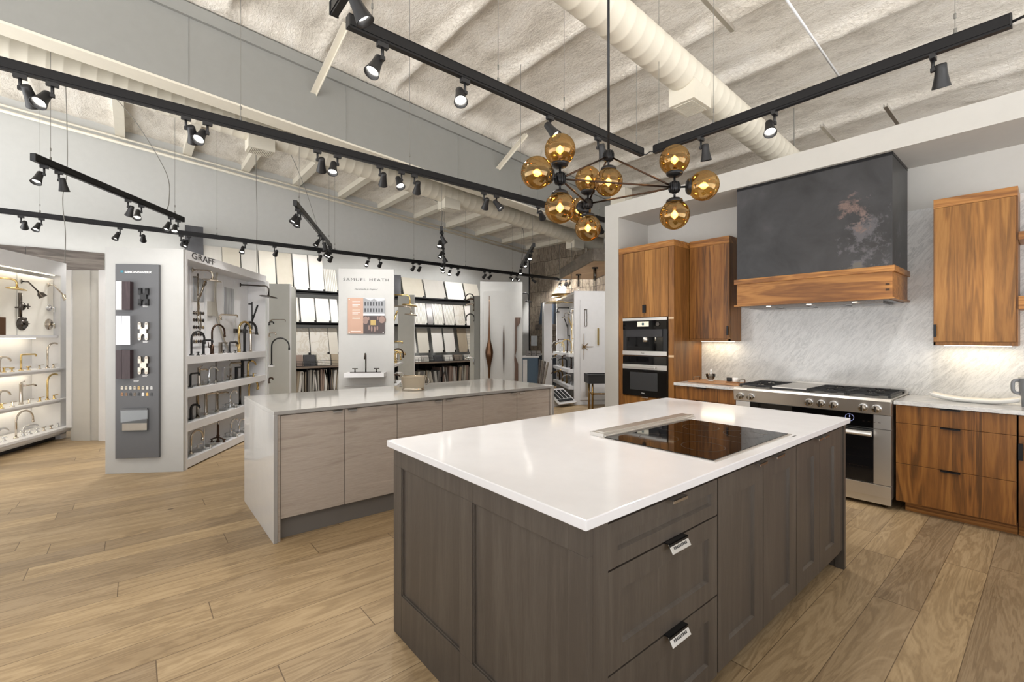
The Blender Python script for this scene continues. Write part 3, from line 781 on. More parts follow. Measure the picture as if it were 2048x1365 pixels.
def globe(hk, d):
    c0 = hub[hk]; d = Vector(d).normalized(); L = .062; g = c0 + d*(L+.012+R_G)
    o = bpy.data.objects.new('globe_arm', None)
    m = MB(); m.cyl(c0, c0+d*L, .006, n=8); m.lathe([(.010,0),(.030,.003),(.044,.012),(.0475,.024),(.043,.027)], c0+d*(L-.002), d, 24); cup = m.build('socket_cup', M['black_sat'], t)
    m = MB(); k = 16; a0 = math.radians(30)
    prof = [(R_G*math.sin(a0+(PI-a0)*i/k), -R_G*math.cos(a0+(PI-a0)*i/k)) for i in range(k+1)]; prof[-1] = (0, R_G)
    m.lathe(prof, g, d, 36, cap=False); m.build('glass_globe', M['globe'], cup, fix=True)
    m = MB(); m.cyl(g-d*.05, g-d*.025, .012, n=10); m.build('lamp_base', M['brass'], cup)
    m = MB(); m.lathe([(.003,-.028),(.009,-.016),(.011,0),(.009,.016),(.003,.024)], g, d, 10); m.build('bulb', M['filament'], cup)
    ld = bpy.data.lights.new('globe_light', 'POINT'); ld.energy = 2.2; ld.color = (1,.72,.38); ld.shadow_soft_size = .02
    lo = bpy.data.objects.new('globe_lamp', ld); C.objects.link(lo); lo.location = g; 
    lo.location = g - Vector(t.location); lo.parent = t
globe('A', (0,0,-1))
for hk in 'BCD':
    out = (hub[hk]-cen); out.z = 0; out.normalize()
    globe(hk, (0,0,1)); globe(hk, (0,0,-1)); globe(hk, out)
# ================================================================= KITCHEN ISLAND (dark)
IX0, IX1, IY0, IY1 = -2.035, -.800, .922, 3.335
t = thing('kitchen_island', 'large dark stained oak island with shaker drawers and doors in the foreground', 'kitchen island', ((IX0+IX1)/2, (IY0+IY1)/2, 0))
cx0, cx1, cy0, cy1 = -2.030, -.828, .955, 3.325
m = MB(); m.box(cx0+.02, cx1-.02, cy0+.024, cy1-.02, .11, .884); m.box(cx0+.02, cx1-.09, cy0+.024, cy1-.04, 0, .11)
m.build('carcass', M['darkoak_y'], t, 'dark carcass with recessed plinth')
# near end: framed panel with two recessed fields
m = MB()
y = cy0
def framed_end(m, y, out):
    xs = [cx0, -1.95, -1.46, -1.375, -.895, cx1+.004]; zs = [0, .20, .795, .884]
    for i in range(5):
        for j in range(3):
            rec = .012 if (i in (1,3) and j == 1) else 0
            m.box(xs[i], xs[i+1], y+rec, y+.024, zs[j], zs[j+1], 1 if rec else 0)
    for i in (1, 3):
        for (a, b, c_, d_) in ((xs[i], xs[i]+.006, .20, .795), (xs[i+1]-.006, xs[i+1], .20, .795), (xs[i], xs[i+1], .20, .206), (xs[i], xs[i+1], .789, .795)):
            m.box(a, b, y+.005, y+.014, c_, d_)
framed_end(m, cy0, -1)
m.build('end_panel', [M['darkoak'], M['darkoak']], t, bevel=.0012)
m = MB(); m.box(cx0, cx0+.02, cy0+.024, cy1, 0, .884); m.build('side_panel', M['darkoak_y'], t)
m = MB(); m.box(cx0, cx1+.004, cy1-.022, cy1, 0, .884); m.build('end_panel', M['darkoak'], t)
# corner post
m = MB(); m.box(cx1-.03, cx1+.004, cy0+.024, 1.046, 0, .884); m.build('corner_post', M['darkoak_y'], t, bevel=.001)
chr_pull = metal('pull_satin', '#b9b6b2', .25)
def edge_pull(y0, y1, z, parent, big):
    m = MB(); X = cx1
    m.box(X-.002, X+.022, y0, y1, z, z+.003); m.box(X+.019, X+.022, y0, y1, z-(.012 if big else .009), z+.003)
    if big: m.obox((X+.024, (y0+y1)/2, z-.014), (.008,0,-.014), (0,(y1-y0)/2,0), (.0015,0,.001), 1)
    h = m.build('edge_pull', [M['black_sat'] if big else chr_pull, M['steel']], parent, 'satin metal tab pull', bevel=.0006)
    if big:
        lw = (y1-y0)
        m = MB()
        for k in range(9): m.obox((X+.0262, y0+lw*(.18+.08*k), z-.0135), (.0022,0,-.0036), (0,lw*.025,0), (.0003,0,.0003))
        m.build('engraving', M['dark_text'], h, 'tiny illegible engraved word')
zs = [(.728, .862), (.424, .722), (.115, .418)]
for i, (a, b) in enumerate(zs):
    m = MB(); m.panel_front(1.050, 1.706, a, b, cx1, .02, .068 if i else .045, .011, nrm=1, axis='x', cham=.007)
    d = m.build('drawer', M['darkoak_y'], t)
    if i == 0: edge_pull(1.362, 1.453, .861, d, None)
    else: edge_pull(1.341, 1.455, .724 if i == 1 else .420, d, 'Silverware')
for i, (a, b, hy) in enumerate(((1.715, 2.127, 2.085), (2.133, 2.523, 2.27), (2.529, 2.872, 2.80), (2.878, 3.212, 2.95))):
    m = MB(); m.panel_front(a, b, .12, .862, cx1, .02, .088, .011, nrm=1, axis='x', cham=.007)
    d = m.build('door', M['darkoak_y'], t)
    if i == 0: edge_pull(2.040, 2.122, .862, d, None)
    if i == 1: edge_pull(2.225, 2.32, .862, d, None)
    if i == 2: edge_pull(2.79, 2.865, .862, d, None)
    if i == 3: edge_pull(2.885, 2.96, .862, d, None)
m = MB(); m.box(cx1-.02, cx1-.002, 3.216, 3.30, .12, .884); m.box(cx1-.04, cx1+.006, 3.292, cy1, 0, .884); m.build('end_post', M['darkoak_y'], t)
m = MB(); m.box(IX0, IX1, IY0, IY1, .885, .915)
tag(m.build('island_worktop', M['quartz'], bevel=.003), 'plain white quartz worktop on the dark island', 'worktop')
# induction hob with raised extractor rail
t = thing('induction_hob', 'black glass induction hob set into the white island worktop', 'hob', (-1.13, 2.13, .916))
m = MB(); m.box(-1.425, -.850, 1.737, 2.53, .9155, .9185); m.build('trim_frame', M['steel'], t, 'thin stainless rim')
m = MB(); m.box(-1.40, -.862, 1.748, 2.518, .9185, .9215); m.build('glass_surface', M['blackglass'], t)
ringm = plain('hob_print', '#34302d', .3)
def ring(m, c, r, w=.0012):
    n = 48; v = []
    for k in range(n):
        a = 2*PI*k/n; v += [(c[0]+(r-w)*math.cos(a), c[1]+(r-w)*math.sin(a), c[2]), (c[0]+(r+w)*math.cos(a), c[1]+(r+w)*math.sin(a), c[2])]
    m._faces(v, [(2*k, 2*k+1, (2*k+3) % (2*n), (2*k+2) % (2*n)) for k in range(n)])
m = MB()
for c in ((-1.22,1.93,.9218),(-1.22,2.33,.9218),(-1.0,1.93,.9218),(-1.0,2.33,.9218)): ring(m, c, .09); 
for c in ((-1.22,1.93,.9218),(-1.0,2.33,.9218)): ring(m, c, .013)
m.box(-1.34,-.90,2.128,2.130,.9215,.9218)
m.build('cooking_zone_marks', ringm, t, 'faint grey printed zone rings', fix=False)
m = MB(); m.box(-1.492, -1.408, 1.752, 2.612, .9155, .934); m.box(-1.478, -1.418, 1.77, 2.59, .934, .938, 0)
m.box(-1.408, -1.396, 1.755, 2.60, .9155, .926); m.build('extractor_rail', M['steel'], t, 'raised stainless extractor rail', bevel=.001)
m = MB(); m.box(-.834, -.828, 2.475, 2.53, .9152, .9156); m.build('level_mark', M['dark_text'], t)
add_text('Miele', .022, (-.93, 2.42, .9219), (-.3,-1,0), (1,-.3,0), M['nickel'], t, 'lettering', .0002)

# ================================================================= SECOND ISLAND (pale grey oak, waterfall quartz)
t = thing('waterfall_island', 'long pale grey oak island with grey quartz waterfall ends behind the dark island', 'kitchen island', (-3.9, 2.07, 0))
X1, X0, Y0_, Y1_ = -3.40, -4.46, .728, 3.41
TOPZ = .900
m = MB(); m.box(X0+.03, X1-.045, Y0_+.03, Y1_-.03, .15, TOPZ-.03); m.build('carcass', M['greyoak'], t)
m = MB(); m.box(X0+.03, X1-.07, Y0_+.04, Y1_-.04, 0, .15); m.build('plinth', plain('plinth_grey', '#6f6c69', .4), t, 'dark grey recessed plinth')
m = MB(); m.box(X1-.05, X1-.012, Y0_+.026, Y0_+.045, .0, TOPZ-.03); m.build('side_filler', M['greyoak'], t)
m = MB(); m.box(X1-.05, X1-.012, Y1_-.045, Y1_-.026, .0, TOPZ-.03); m.build('side_filler', M['greyoak'], t)
ys = [Y0_+.048, 1.213, 1.640, 2.068, 2.50, 2.915, Y1_-.048]
for i in range(6):
    m = MB(); m.box(X1-.045, X1-.022, ys[i]+.0025, ys[i+1]-.0025, .152, TOPZ-.036)
    d = m.build('door', M['greyoak'], t, bevel=.001)
    hy = (ys[i+1]-.085) if i % 2 == 0 else (ys[i]+.025)
    m = MB(); m.box(X1-.03, X1-.002, hy, hy+.065, TOPZ-.040, TOPZ-.037); m.box(X1-.005, X1-.002, hy, hy+.065, TOPZ-.052, TOPZ-.037)
    m.build('edge_pull', M['steel'], d, 'small satin tab pull')
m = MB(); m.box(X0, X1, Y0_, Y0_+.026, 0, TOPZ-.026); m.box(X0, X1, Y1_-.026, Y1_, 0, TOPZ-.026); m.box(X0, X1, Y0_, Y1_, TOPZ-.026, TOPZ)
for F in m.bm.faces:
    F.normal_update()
    if F.normal.x > .9 or F.normal.x < -.9: F.material_index = 1  # edge faces take the painted shade colour
tag(m.build('waterfall_worktop', [M['quartz_grey'], M['quartz_shade']], bevel=.002), 'glossy pale grey quartz waterfall top on the grey oak island', 'worktop')
# oval nickel wine bath on it
pb = pz(827, 781, TOPZ)
t = thing('nickel_basin', 'small oval brushed nickel tub standing on the grey quartz worktop', 'basin', (pb.x, pb.y, TOPZ), YAW+.1)
def oval(m, prof, a, b, n=40, **k):
    rings = []
    for s_, h in prof:
        rings.append([m.bm.verts.new((a*s_*math.cos(2*PI*i/n), b*s_*math.sin(2*PI*i/n), h)) for i in range(n)])
    for i in range(len(rings)-1):
        for j in range(n):
            F = m.bm.faces.new((rings[i][j], rings[i][(j+1)%n], rings[i+1][(j+1)%n], rings[i+1][j])); F.smooth = True
    m.bm.faces.new(rings[0][::-1]); m.bm.faces.new(rings[-1])
m = MB(); oval(m, [(.80,0),(.83,.004),(.82,.012),(.78,.016),(.80,.03),(.93,.122),(.97,.127),(1.0,.13),(1.0,.136),(.96,.139),(.90,.135),(.76,.03)], .128, .085); m.build('tub', M['nickel_dark'], t, world=False)
m = MB(); m.tube([(.12,0,.12),(.145,0,.11),(.148,0,.085),(.14,0,.06),(.115,0,.05)], .004, 8); m.build('handle', M['bnickel'], t, world=False)
# small clear card holder behind it
pb2 = Vector((-4.30, pX(812, 768, -4.30).y, TOPZ))
t = thing('card_holder', 'small clear acrylic card holder behind the nickel tub', 'card holder', (pb2.x, pb2.y, TOPZ), YAW)
MB().box(-.06,.06,-.002,.002,0,.10).box(-.06,.06,-.05,.05,0,.003).build('acrylic_stand', M['clear'], t, world=False)
MB().box(-.05,.05,-.006,-.003,.035,.08).build('card', plain('printed_card', '#cfc0ba', .5), t, world=False)

# ================================================================= RANGE WALL CABINETS
FY = 4.745
WT = .894
def slab_pull(m_, x0, x1, z, parent, vert=None):
    m = MB()
    if vert: m.box(x0, x1, FYY-.010, FYY+.004, vert[0], vert[1]); 
    else: m.box(x0, x1, FY-.022, FY+.003, z-.0015, z+.0015); m.box(x0, x1, FY-.022, FY-.019, z-.012, z+.0015)
    return m.build('edge_pull', M['black_sat'], parent, 'black metal pull')
# tall oven cabinet
tc = thing('oven_cabinet', 'tall walnut cabinet housing two built-in appliances at the left of the niche', 'cabinet', (-3.18, 5.0, 0))
TX0, TX1, TF, TB = -3.56, -2.793, 4.73, 5.375
m = MB(); m.box(TX0, TX0+.07, TF, TB, 0, 2.455); m.box(TX1-.07, TX1, TF, TB-.0, 0, 2.455); m.box(TX0+.07, TX1-.07, TF+.03, TB, 0, 2.455)
m.build('carcass', M['walnut_side'], tc)
m = MB(); m.box(TX0, TX1, TF-.002, TB, 2.457, 2.528); m.build('top_rail', M['walnut_h'], tc, bevel=.001)
FYY = TF
for i, (a, b) in enumerate(((-3.487, -3.182), (-3.178, -2.868))):
    m = MB(); m.box(a, b, TF-.002, TF+.022, 1.652, 2.452); d = m.build('door', M['walnut'], tc, bevel=.001)
    if i == 0: m = MB(); m.box(-3.205, -3.160, TF-.014, TF-.001, 1.705, 1.80); m.build('edge_pull', M['black_sat'], d, 'black tab pull')
m = MB(); m.box(-3.487, -2.868, TF-.002, TF+.022, .40, .688); d = m.build('drawer', M['walnut'], tc, bevel=.001)
m = MB(); m.box(-3.21, -3.12, TF-.022, TF+.002, .689, .692); m.box(-3.21, -3.12, TF-.022, TF-.019, .680, .692); m.build('edge_pull', M['steel'], d, 'satin metal pull')
m = MB(); m.box(-3.487, -2.868, TF+.0, TF+.022, .11, .395); m.build('drawer', M['walnut'], tc)
m = MB()
for z in (1.63, 1.19): m.box(TX1-.068, TX1-.002, TF-.003, TF+.002, z-.012, z+.012)
m.build('veneer_tab', M['palewood'], tc, 'small pale wood repair tab')
# coffee machine
ax0, ax1 = -3.484, -2.871
cm = thing('coffee_machine', 'built-in black glass coffee machine above the microwave oven', 'coffee machine', (-3.178, TF, 1.42))
m = MB(); m.box(ax0, ax1, TF-.012, TF+.028, 1.190, 1.645); m.build('body', M['black'], cm)
m = MB(); m.box(ax0, ax1, TF-.022, TF-.010, 1.612, 1.643); m.build('top_trim', M['steel'], cm, 'stainless strip')
m = MB(); m.box(ax0+.002, ax1-.002, TF-.020, TF-.012, 1.505, 1.611); pn = m.build('control_panel', M['blackglass'], cm)
m = MB(); m.box(-3.27, -3.11, TF-.0215, TF-.0195, 1.538, 1.598); m.build('display', emit('coffee_display', '#dcd6c4', .55), pn, 'lit cream display')
m = MB(); m.cyl((-3.19,TF-.0225,1.568),(-3.19,TF-.0212,1.568),.017,n=20); m.build('display_dial', plain('dial_teal','#4a6a70',.3), pn)
m = MB(); m.cyl((-2.985,TF-.034,1.562),(-2.985,TF-.019,1.562),.024,.022,n=24); m.build('knob', M['gunmetal'], pn, 'dark metal knob', bevel=.002)
m = MB(); m.box(ax0+.06, ax1-.06, TF-.026, TF-.014, 1.415, 1.500); m.build('bean_drawer', plain('dark_grey_glass','#38383b',.15), cm)
m = MB(); m.box(ax0+.055, ax1-.055, TF-.016, TF-.0125, 1.245, 1.412); m.build('alcove_glass', M['blackglass'], cm)
m = MB(); m.cyl((-3.155,TF-.02,1.412),(-3.155,TF-.02,1.352),.032,.030,n=20); m.cyl((-3.02,TF-.018,1.412),(-3.02,TF-.018,1.37),.009,n=12); m.build('spout', M['steel'], cm, 'bright steel spout')
m = MB(); m.box(ax0, ax1, TF-.024, TF-.010, 1.192, 1.243); bt = m.build('bottom_trim', M['steel'], cm, 'wide stainless strip', bevel=.001)
add_text('Miele', .022, (-3.215, TF-.0245, 1.211), (1,0,0), (0,0,1), M['dark_text'], bt, 'lettering', .0003)
# microwave oven
mw = thing('microwave_oven', 'built-in black microwave oven with a steel bar handle, below the coffee machine', 'oven', (-3.178, TF, .94))
m = MB(); m.box(ax0, ax1, TF-.012, TF+.028, .700, 1.180); m.build('body', M['black'], mw)
m = MB(); m.box(ax0+.002, ax1-.002, TF-.020, TF-.012, 1.082, 1.176); m.build('control_panel', M['blackglass'], mw)
m = MB(); m.box(ax0, ax1, TF-.022, TF-.012, 1.022, 1.079); m.build('door_trim', M['steel'], mw, 'stainless strip')
m = MB(); m.box(ax0+.07, ax1-.14, TF-.058, TF-.044, 1.040, 1.062); m.box(ax0+.08, ax0+.10, TF-.05, TF-.02, 1.043, 1.058); m.box(ax1-.17, ax1-.15, TF-.05, TF-.02, 1.043, 1.058); m.build('bar_handle', M['steel'], mw, bevel=.003)
m = MB(); m.box(ax0, ax1, TF-.022, TF-.012, .702, 1.019); dd = m.build('glass_door', M['blackglass'], mw)
m = MB(); m.box(ax0+.11, ax1-.12, TF-.0235, TF-.0215, .770, .985); m.build('window', plain('mesh_window', '#3a3b3d', .2), dd, 'dark grey see-through window')
add_text('Miele', .022, (-3.21, TF-.0236, .728), (1,0,0), (0,0,1), M['white_text'], dd, 'lettering', .0003)

# left upper cabinet
def upper(x0, x1, y0, z0, z1, zt, name_label, hx, doormat, side):
    t = thing('wall_cabinet', name_label, 'cabinet', ((x0+x1)/2, (y0+KW)/2, z0))
    m = MB(); m.box(x0, x1, y0+.022, KW-.026, z0, z1); m.box(x0, x1, y0, y0+.03, z0, z0+.028); m.box(*( (x0, x0+.012) if side == 'R' else (x1-.012, x1)), y0, y0+.03, z0, z1)
    m.build('carcass', M['walnut_side'], t)
    m = MB(); m.box(x0, x1, y0-.002, KW-.026, z1, zt); m.build('top_rail', M['walnut_h'], t, bevel=.001)
    a, b = (x0+.002, x1-.014) if side == 'L' else (x0+.014, x1-.002)
    a, b = x0+.003, x1-.012
    m = MB(); m.box(a, b, y0-.003, y0+.02, z0+.030, z1-.002); d = m.build('door', doormat, t, bevel=.001)
    m = MB(); m.box(hx-.006, hx+.006, y0-.022, y0+.0, z0+.07, z0+.17); m.box(hx-.006 if side=='L' else hx-.006, hx+.012, y0-.024, y0-.018, z0+.07, z0+.17); m.build('edge_pull', M['black_sat'], d, 'black tab pull')
    m = MB(); m.box(x0+.04, x1-.04, y0+.20, y0+.215, z0-.006, z0+.001); m.build('under_light', M['led'], t, 'lit strip under the cabinet')
    ld = bpy.data.lights.new('under_light', 'AREA'); ld.shape = 'RECTANGLE'; ld.size = (x1-x0)*.85; ld.size_y = .03; ld.energy = 1.3; ld.color = (1,.83,.55)
    lo = bpy.data.objects.new('under_lamp', ld); C.objects.link(lo); lo.location = (0, (y0+.2)-(y0+KW)/2, -.012); lo.parent = t
    return t
upper(-2.786, -2.318, 5.06, 1.363, 2.459, 2.536, 'walnut wall cabinet left of the dark range hood', -2.335, M['walnut_d'], 'L')
upper(-.648, -.185, 5.04, 1.340, 2.460, 2.531, 'walnut wall cabinet right of the dark range hood', -.640, M['walnut'], 'R')
# floating shelves right of it
for z0, z1, lab in ((2.131, 2.190, 'upper walnut shelf at the right edge beside the wall cabinet'), (1.616, 1.711, 'lower walnut shelf at the right edge beside the wall cabinet')):
    m = MB(); m.box(-.183, 1.2, 5.04, KW-.026, z0, z1); tag(m.build('floating_shelf', M['walnut_h'], bevel=.001), lab, 'shelf', 'floating walnut shelves')
m = MB(); m.box(-.14, 1.1, 5.2, 5.215, 1.609, 1.6155); tag(m.build('shelf_light', M['led']), 'lit strip under the lower walnut shelf', 'light strip')
ld = bpy.data.lights.new('shelf_light', 'AREA'); ld.shape = 'RECTANGLE'; ld.size = 1.1; ld.size_y = .03; ld.energy = 1.6; ld.color = (1,.86,.62)
lo = bpy.data.objects.new('shelf_lamp', ld); C.objects.link(lo); lo.location = (.5, 5.2, 1.6)

# base cabinets + marble tops
def base_cab(x0, x1, label, splits, hx, toe0=None):
    t = thing('base_cabinet', label, 'cabinet', ((x0+x1)/2, 5.05, 0))
    m = MB(); m.box(x0+.002, x1-.002, FY+.024, KW-.01, .085, .862); m.build('carcass', M['walnut_side'], t)
    m = MB(); m.box(x0 if toe0 is None else toe0, x1, FY+.085, KW-.01, 0, .085); m.build('plinth', M['walnut_h'], t)
    for (a, b) in splits:
        m = MB(); m.box(x0+.003, x1-.003, FY, FY+.021, a+.0015, b-.0015); d = m.build('drawer', M['walnut_d'], t, bevel=.001)
        slab_pull(None, hx-.055, hx+.055, b+.001, d)
    return t
base_cab(-2.790, -2.105, 'walnut base cabinet left of the range, mostly behind the island', ((.716,.860),(.391,.716),(.085,.391)), -2.47)
base_cab(-.838, -.178, 'walnut base cabinet with three drawers right of the range', ((.716,.860),(.391,.716),(.085,.391)), -.515, toe0=-.79)
t = base_cab(-.174, .72, 'walnut base cabinet cropped by the right edge', ((.716,.860),), .3)
m = MB(); m.box(-.171, .27, FY, FY+.021, .087, .713); d = m.build('door', M['walnut_d'], t, bevel=.001)
m = MB(); m.box(-.172, -.150, FY-.022, FY+.0, .55, .665); m.build('edge_pull', M['black_sat'], d, 'black tab pull')
m = MB(); m.box(.275, .715, FY, FY+.021, .087, .713); m.build('door', M['walnut_d'], t)
for x0, x1, lab in ((-2.792, -2.100, 'short marble worktop left of the range'), (-.845, 1.4, 'veined marble worktop right of the range')):
    m = MB(); m.box(x0, x1, 4.718, KW-.026, .864, WT); tag(m.build('marble_worktop', M['marble_top'], bevel=.002), lab, 'worktop', 'marble worktops beside the range')

# range hood
t = thing('range_hood', 'large blackened steel range hood with a walnut band', 'range hood', (-1.486, 5.08, 1.70))
HX0, HX1, HY = -2.110, -.862, 4.775
m = MB(); m.box(HX0, HX1, HY, KW-.026, 1.99, 2.931); m.build('steel_cowl', M['hoodsteel'], t, 'mottled black steel cowl')
m = MB(); m.box(HX0, HX1, HY-.003, HY+.001, 2.905, 2.931); m.box(HX1-.001, HX1+.003, HY-.003, KW-.03, 2.905, 2.931); m.build('top_trim', M['black_sat'], t)
m = MB(); m.box(HX0, HX1, HY, KW-.026, 1.735, 1.95); wb = m.build('wood_band', M['walnut_h'], t, 'walnut band')
m = MB(); m.box(HX0-.018, HX1+.018, HY-.03, KW-.026, 1.948, 1.996); m.build('upper_moulding', M['walnut_h'], t, bevel=.001)
m = MB(); m.box(HX0-.018, HX1+.018, HY-.03, KW-.026, 1.722, 1.736); m.build('lower_moulding', M['walnut_h'], t, bevel=.001)
m = MB()
for z in (1.845, 1.80): m.box(HX1-.045, HX1-.018, HY-.002, HY+.002, z-.009, z+.009)
m.build('joint_peg', M['bronze'], wb, 'dark joint pegs')
m = MB(); m.box(HX0+.08, HX1-.08, HY+.10, KW-.12, 1.700, 1.722); m.box(HX0+.02, HX1-.02, HY+.02, KW-.06, 1.715, 1.7215); hl = m.build('liner', M['gunmetal'], t, 'stainless hood liner')
m = MB()
for k in range(4):
    x = HX0+.2+k*.28; m.box(x-.1, x+.12, HY+.14, KW-.2, 1.696, 1.7005)
m.build('filter', M['gunmetal'], hl)
m = MB()
for k in range(3): m.cyl((HX0+.28+k*.35, HY+.06, 1.7125),(HX0+.28+k*.35, HY+.06, 1.7155), .02, n=16)
m.build('hood_lamp', M['lamp_lens_dim'], hl)

# ================================================================= RANGE
RX0, RX1, RF = -2.091, -.855, 4.70
t = thing('gas_range', 'wide stainless steel gas range with knobs under the hood', 'range', ((RX0+RX1)/2, 5.0, 0))
m = MB(); m.box(RX0, RX1, RF+.02, KW-.03, .09, .885); m.build('body', M['steel'], t)
m = MB()  # sloping control panel with bullnose
m.prism([(RF+.03,.77),(RF-.03,.775),(RF-.042,.865),(RF-.045,.885),(RF-.03,.905),(RF+.03,.908)], RX0-.003, RX1+.003, 'x'); m.build('control_panel', M['steel'], t, bevel=.002)
m = MB(); m.box(RX0, RX1, RF+.03, KW-.05, .885, .905); m.build('cooktop', M['steel'], t)
m = MB(); m.box(RX0, RX1, KW-.06, KW-.035, .90, .950); m.build('backguard', M['steel'], t, bevel=.001)
kn = [(pY(x, y, RF-.04).x) for x, y in ((1481,795),(1501.5,796.5),(1618,808),(1642,809),(1667,811),(1726,817),(1753,820))]
for x in kn:
    z = .822; c = Vector((x, RF-.036, z)); d = Vector((0,-1,-.1)).normalized()
    m = MB(); m.lathe([(.032,0),(.034,.004),(.033,.008),(.028,.010)], c, d, 28); k_ = m.build('knob_bezel', M['chrome'], t)
    m = MB(); m.lathe([(.026,.0),(.027,.02),(.025,.034),(.021,.037),(0,.037)], c+d*.009, d, 28, cap=False); m.box(x-.0075, x+.0075, c.y-.054, c.y-.02, z-.027, z+.024); m.build('knob', M['bnickel'], k_, bevel=.001)
# grates & griddle
def grate(x0, x1):
    m = MB(); y0, y1, z = RF+.06, KW-.09, .934
    for (a,b,c_,d_) in ((x0,x1,y0,y0+.014),(x0,x1,y1-.014,y1),(x0,x0+.014,y0,y1),(x1-.014,x1,y0,y1),(x0,x1,(y0+y1)/2-.007,(y0+y1)/2+.007)): m.box(a,b,c_,d_,z-.014,z+.002)
    xm_ = (x0+x1)/2
    for yc in ((y0*.75+y1*.25),(y0*.25+y1*.75)):
        for k in range(8):
            an = PI/8 + PI*k/4; u = Vector((math.cos(an), math.sin(an),0))
            p0 = Vector((xm_,yc,z))+u*.045; e = .18; 
            s_ = min(((x1-xm_)-.007)/abs(u.x) if abs(u.x)>1e-6 else 9, ((y1-y0)/4-.005)/abs(u.y) if abs(u.y)>1e-6 else 9)
            p1 = Vector((xm_,yc,z))+u*s_
            sd = Vector((-u.y,u.x,0))*.005; m.obox((p0+p1)/2+Vector((0,0,-.004)), (p1-p0)/2, sd, Vector((0,0,.008)))
    for (a,b) in ((x0+.007,y0+.007),(x1-.007,y0+.007),(x0+.007,y1-.007),(x1-.007,y1-.007)): m.box(a-.008,a+.008,b-.008,b+.008,.905,z)
    g = m.build('burner_grate', M['castiron'], t)
    m = MB()
    for yc in ((y0*.75+y1*.25),(y0*.25+y1*.75)): m.lathe([(.05,.905),(.05,.912),(.036,.914),(.034,.921),(0,.922)], (xm_,yc,0), n=24, cap=False)
    m.build('burner', M['black_sat'], g)
w4 = (RX1-RX0-.03)/4
for k in (0, 2, 3): grate(RX0+.015+k*w4+.002, RX0+.015+(k+1)*w4-.002)
m = MB(); gx0, gx1 = RX0+.015+w4+.004, RX0+.015+2*w4-.004
m.box(gx0, gx1, RF+.055, KW-.085, .906, .932); m.build('griddle_cover', M['steel'], t, 'stainless griddle cover', bevel=.002)
m = MB(); m.box(gx0+.0, gx1-.0, RF+.052, RF+.055, .906, .922); m.build('griddle_edge', M['black'], t)
# oven door
m = MB(); m.box(RX0+.15, RX1-.115, RF-.012, RF+.02, .655, .768); pnl = m.build('touch_panel', M['blackglass'], t)
cpt = pY(1699, 835, RF-.013)
m = MB(); ring(m, (0,0,0), .030, .0018)
for v in m.bm.verts: v.co = Vector((cpt.x+v.co.x, RF-.0135, cpt.z+v.co.y))
m.box(cpt.x-.003, cpt.x+.003, RF-.0145, RF-.0125, cpt.z, cpt.z+.02)
m.build('round_dial_print', emit('dial_print', '#7f86b5', .6), pnl, 'glowing round dial symbol', fix=False)
m = MB()
for k in range(4): m.box(cpt.x+.09+k*.035, cpt.x+.105+k*.035, RF-.0145, RF-.0125, cpt.z-.02, cpt.z-.016)
m.build('touch_marks', M['nickel'], pnl)
m = MB(); m.box(RX1-.113, RX1-.0, RF-.012, RF+.02, .655, .768); m.build('side_plate', M['steel'], t)
m = MB(); m.box(RX1-.113, RX1-.0, RF-.012, RF+.02, .20, .650); m.build('door_frame', M['steel'], t)
m = MB(); m.box(RX0+.01, RX0+.145, RF-.012, RF+.02, .20, .768); m.build('side_plate', M['steel'], t)
m = MB(); m.box(RX0+.15, RX1-.116, RF-.014, RF+.018, .205, .648); od = m.build('oven_door', M['darkglass'], t, 'black glass oven door')
m = MB(); m.cyl((RX0+.16, RF-.062, .612),(RX1-.118, RF-.062, .612), .022, n=24); 
for x in (RX0+.18, RX1-.14): m.box(x-.012,x+.012,RF-.06,RF-.012,.600,.624)
m.build('bar_handle', M['steel'], od)
m = MB()
for z in (.56, .48, .405, .33): m.box(RX1-.40, RX1-.14, RF-.0145, RF-.0135, z-.0012, z+.0012)
for z in (.47, .325):
    for k in range(9): m.box(RX1-.40+k*.03, RX1-.395+k*.03, RF-.0145, RF-.0135, z-.004, z+.004)
m.build('oven_rack', M['gunmetal'], od, 'faint oven racks behind glass')
m = MB(); m.box(RX0, RX1, RF-.014, RF+.02, .098, .195); m.build('lower_drawer', M['steel'], t, bevel=.001)
m = MB(); m.box(RX0+.005, RX1-.005, RF+.01, RF+.05, .035, .094); m.build('kick_plate', M['steel'], t)
for x in (RX0+.08, RX1-.06):
    m = MB(); m.cyl((x, RF+.08, 0),(x, RF+.08, .09), .02, n=14); m.build('foot', M['bnickel'], t)

# ================================================================= WORKTOP OBJECTS
# serving board with handles
b0, b1 = pz(1384, 762.5, WT), pz(1478, 768, WT)
t = thing('serving_tray', 'brown wooden serving board with metal handles on the short marble worktop', 'tray', (-2.40, 5.0, WT))
m = MB(); m.box(-2.70, -2.13, 4.86, 5.16, WT+.002, WT+.020); m.build('board', M['boardwood'], t, bevel=.003)
for x in (-2.67, -2.16):
    m = MB(); m.tube([(x,4.94,WT+.019),(x,4.94,WT+.052),(x,4.955,WT+.058),(x,5.065,WT+.058),(x,5.08,WT+.052),(x,5.08,WT+.019)], .005, 8); m.build('handle', M['bnickel'], t, 'satin metal handle')
c = Vector((-2.515, 5.03, WT+.021))
t = thing('mortar_bowl', 'fluted glass bowl with a pestle on the serving board', 'mortar', c)
m = MB(); m.lathe([(.022,0),(.026,.004),(.028,.014),(.048,.045),(.054,.078),(.050,.078),(.044,.047),(.02,.02),(0,.018)], c, n=28); m.build('bowl', glass_mat('fluted_glass', (.62,.60,.58,1), ior=1.6, refl=1.5), t)
m = MB(); m.lathe([(.030,0),(.034,.003),(.026,.012)], c, n=24); m.build('base_ring', M['porcelain'], t)
